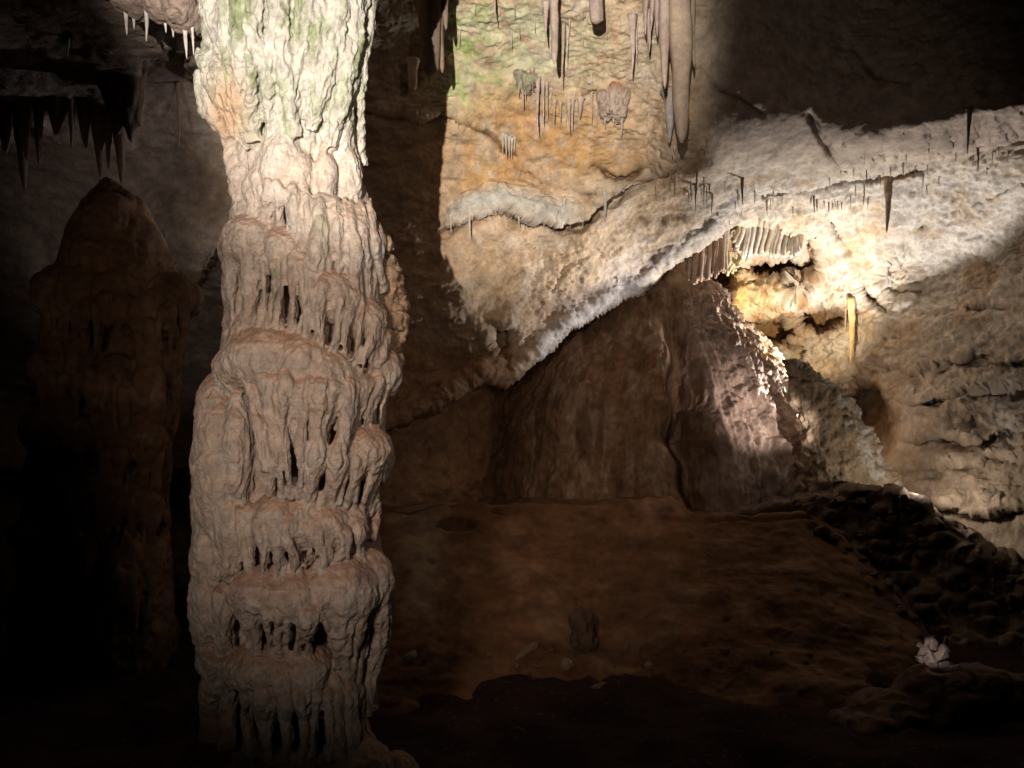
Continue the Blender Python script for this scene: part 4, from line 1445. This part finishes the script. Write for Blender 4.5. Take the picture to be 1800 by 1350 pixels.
# cluster under a small hood
so = Soup()
Yh = float(on_shell(925, 130)[1])
for (x, y, rx, ry, dy) in ((912, 134, 11, 8, .02), (925, 138, 14, 9, -.02), (938, 142, 10, 9, .0), (922, 150, 7, 13, .0), (930, 152, 6, 12, .02), (914, 146, 6, 12, .03)):
    so.add(ellipsoid(P(x, y, Yh + dy), (rx / F * Yh, .16, ry / F * Yh)))
v, q = so.remesh(.012, 2)
n = vnormals(v, q)
if (n * (v - v.mean(0))).sum() < 0:
    q, n = q[:, ::-1], -n
v = v + n * (fbm(v * np.array([12, 12, 5.]), 3) * .03)[:, None]
n = vnormals(v, q)
hz = P(925, 130, Yh)
obj('stone_hood', make_mesh('stone_hood', v - hz, q, (.36, .34, .24), M_COL, n), loc=hz.tolist(), cat='flowstone', label='greenish hood of stone over a cluster of little stalactites')
row = ((913, 140, 172, 6), (919, 150, 190, 8), (929, 140, 166, 5), (936, 135, 160, 5), (923, 150, 178, 5))
for i, (x, a, b, w) in enumerate(row):
    hang(x, a, b, w, TAN, nth(row, i) + ' from the left, little tan stalactite in the cluster under the greenish hood', 'cluster under the greenish hood', out=.10)
row = ((946, 150, 240, 7), (954, 158, 222, 6), (961, 160, 205, 5), (975, 190, 222, 5), (985, 195, 220, 4), (1000, 196, 236, 6), (1007, 190, 228, 5), (1020, 188, 208, 10), (1040, 178, 216, 4))
for i, (x, a, b, w) in enumerate(row):
    hang(x, a, b, w, random.choice((TAN, PINK)), nth(row, i) + ' from the left, slender stalactite in the row hanging over the ochre rock', 'row over the ochre rock', out=.14)
# red capped boss with drips
so = Soup()
Yb = float(on_shell(1078, 170)[1]) + .02
for (x, y, rx, ry) in ((1080, 160, 17, 20), (1074, 180, 15, 22), (1066, 196, 10, 16), (1090, 190, 12, 26), (1058, 176, 9, 18), (1082, 196, 9, 14), (1096, 172, 8, 20)):
    so.add(ellipsoid(P(x, y, Yb), (rx / F * Yb, .2, ry / F * Yb)))
v, q = so.remesh(.012, 2)
n = vnormals(v, q)
if (n * (v - v.mean(0))).sum() < 0:
    q, n = q[:, ::-1], -n
v = v + n * (fbm(v * np.array([9, 9, 4.]), 4, .6) * .04)[:, None]
n = vnormals(v, q)
tb = np.tile(np.array([.46, .36, .30]), (len(v), 1))
tb = mixc(tb, sstep(P(0, 172, Yb)[2], P(0, 150, Yb)[2], v[:, 2]), (.40, .17, .08))
bz = P(1078, 160, Yb)
boss = obj('drip_boss', make_mesh('drip_boss', v - bz, q, tb, M_COL, n), loc=bz.tolist(), cat='stalactite', label='bulging stalactite boss with a rust red top on the vault')
for (x, a, b, w) in ((1064, 196, 226, 7), (1078, 202, 222, 5), (1092, 198, 240, 9)):
    Ld = (b - a) / F * Yb
    o = obj('drip', stalactite_mesh(_seed[0] + x, Ld + .05, w / 2 / F * Yb, PINK), boss)
    o.location = P(x, a, Yb - .03) - bz + np.array([0, 0, .05])
row = ((884, 250, 270, 4), (889, 252, 278, 5), (895, 256, 276, 5), (900, 258, 280, 4), (905, 256, 268, 3))
for i, (x, a, b, w) in enumerate(row):
    hang(x, a, b, w, PALE, nth(row, i) + ' from the left, tiny pale drip in the bunch ending the upper crack', 'bunch at the end of the upper crack', out=.10)
row = ((792, 392, 408, 4), (825, 376, 420, 6), (830, 378, 400, 5), (846, 374, 386, 5), (912, 374, 398, 6), (922, 378, 388, 4), (978, 386, 396, 4), (988, 384, 398, 5), (992, 364, 386, 6), (1024, 380, 398, 4), (1063, 352, 392, 7), (1002, 390, 402, 4))
for i, (x, a, b, w) in enumerate(row):
    hang(x, a, b, w, PALE, nth(row, i) + ' from the left, small pale stalactite hanging from the lip of the long ledge', 'drips along the long ledge', out=.05)
# little straws, upper vault and band
random.seed(12)
for k in range(46):
    x = random.uniform(800, 1150)
    y = random.uniform(-5, 70) if random.random() < .55 else random.uniform(120, 215)
    hang(x, y, y + random.uniform(10, 30), random.uniform(2.5, 5), random.choice((PALE, TAN, GREY)), 'tiny stone straw among many on the lit vault', 'straws on the lit vault', out=.03)
for k in range(24):
    x = random.uniform(1150, 1260)
    y = random.uniform(240, 340)
    hang(x, y, y + random.uniform(8, 50) ** 1.0, random.uniform(2.2, 6), (.34, .27, .22), 'tiny straw in the dim fringe below the great stalactite', 'dim fringe below the great stalactite', out=.03)
for k in range(64):
    x = random.uniform(1270, 1790)
    y0 = np.interp(x, [1270, 1300, 1500, 1600, 1800], [330, 320, 278, 262, 225])
    y = y0 + abs(random.gauss(0, 40))
    hang(x, y, y + random.uniform(8, 30), random.uniform(2.2, 4.5), random.choice((GREY, TAN, PALE)), 'tiny straw among many along the bright band of ceiling', 'straws along the bright band', out=.02)
hang(1305, 312, 362, 7, DARK, 'dark thin stalactite at the left start of the bright band', out=.2)
hang(1561, 325, 410, 15, (.30, .22, .15), 'dark tapering stalactite hanging in the middle of the bright band', out=.25)
hang(1704, 205, 272, 8, DARK, 'dark thin stalactite at the upper edge of the bright band near its right end', out=.3)
hang(1718, 250, 305, 6, DARK, 'dark needle below the thin stalactite near the right end of the band', out=.15)
hang(1633, 245, 270, 7, DARK, 'short dark drip on the upper edge of the band left of the thin one', out=.2)
hang(1524, 290, 332, 4, (.34, .26, .2), 'thin dark straw in the middle of the band left of the tapering stalactite', out=.1)
row = ((1430, 338, 376, 6), (1436, 345, 372, 6), (1425, 340, 358, 8), (1448, 345, 366, 4), (1456, 346, 376, 5), (1463, 348, 370, 4), (1472, 346, 368, 4), (1480, 348, 372, 4), (1518, 345, 362, 4), (1526, 345, 366, 4))
for i, (x, a, b, w) in enumerate(row):
    hang(x, a, b, w, (.40, .28, .17), nth(row, i) + ' from the left, short brown drip in the row over the alcove', 'row of drips over the alcove', out=.10)
hang(1496, 535, 640, 11, (.62, .44, .22), 'long yellow stalactite hanging free in the lit alcove', out=.5, bulge=.4, tip=.1)
hang(1487, 545, 590, 5, (.5, .4, .3), 'thin straw just left of the long yellow stalactite', out=.3)
hang(1605, 695, 765, 4, PALE, 'single pale straw before the dim right wall', out=.2)
# white straws on the right wall
for k in range(17):
    x = 1738 + k * 3.4 + random.uniform(-1.0, 1.0)
    y = 694 + random.uniform(-4, 6)
    hang(x, y, y + random.uniform(30, 105), random.uniform(3, 6), (.62, .58, .54), ORD[k] + ' from the left, white straw in the curtain of straws on the right wall', 'curtain of white straws', out=.04)

# ---------------------------------------------------------------- alcove curtains
def curtain(name, label, xs_, topf, botf, Y0, wave, tint, nrib, parent_cat='drapery', darkt=None, sway=7):
    """folded stone curtain: every fold is a part"""
    c = P(np.mean(xs_), topf(np.mean(xs_)), Y0)
    root = obj(name, None, label=label, cat=parent_cat, loc=c.tolist())
    for k in range(nrib):
        f = (k + .5) / nrib
        x = xs_[0] + (xs_[1] - xs_[0]) * f
        top, bot = topf(x), botf(x) + random.uniform(-6, 5)
        tt = np.linspace(0, 1, 14)
        px = x + sway * np.sin(tt * 4.2 + f * 1.6) * tt ** .7 + random.uniform(-.4, .4)
        Yk = Y0 + wave * math.sin(f * 8.5 + 1) + .02 * math.sin(k * 2.4) + .10 * tt ** 2 * math.sin(f * 5)
        w = (xs_[1] - xs_[0]) / nrib * random.uniform(.8, 1.15)
        rad = np.interp(tt, [0, .1, .85, 1], [w * .95, w, w * .9, w * .6]) / F * Y0
        v, q, tri = tube(P(px, top + (bot - top) * tt, Yk), np.stack([rad, rad * .8], 1), 10)
        me = bpy.data.meshes.new('fold')
        me.from_pydata((v - c).tolist(), [], q.tolist() + tri.tolist())
        me.polygons.foreach_set('use_smooth', np.ones(len(me.polygons), bool))
        at = me.attributes.new('tint', 'FLOAT_COLOR', 'POINT')
        ct = np.ones((len(v), 4), np.float32)
        base = np.array(tint) if (k % 3 or darkt is None) else np.array(darkt)
        ct[:, :3] = base * (1 + .15 * perlin(v * 7))[:, None]
        at.data.foreach_set('color', ct.ravel())
        me.materials.append(M_DRIP)
        obj('fold', me, root)
    return root


random.seed(3)
curtain('drapery', 'white wavy stone curtain with many folds in the top of the lit alcove', (1294, 1410),
        lambda x: np.interp(x, [1290, 1320, 1350, 1410], [380, 366, 370, 386]), lambda x: np.interp(x, [1290, 1305, 1318, 1335, 1410], [420, 440, 462, 446, 452]),
        13.85, .05, (.66, .63, .58), 30, darkt=(.40, .32, .25))
curtain('drapery', 'pink brown straw fringe at the left end of the alcove by the cone tip', (1203, 1274),
        lambda x: np.interp(x, [1200, 1235, 1275], [440, 412, 392]), lambda x: np.interp(x, [1200, 1222, 1245, 1275], [472, 500, 492, 476]),
        float(on_shell(1238, 405)[1]) + .55, .06, (.50, .37, .29), 17, darkt=(.34, .22, .16), sway=2)
curtain('drapery', 'small folded white curtain below the left end of the big one', (1272, 1304),
        lambda x: np.interp(x, [1270, 1290, 1305], [440, 442, 452]), lambda x: np.interp(x, [1270, 1285, 1305], [480, 484, 470]),
        14.0, .05, (.62, .52, .34), 8)
hang(1277, 395, 482, 13, PALE, 'pale pointed stalactite between the fringe and the white curtain', Y=13.3)
hang(1408, 400, 440, 16, (.4, .3, .2), 'brown pointed stalactite at the right end of the white curtain', Y=13.6)
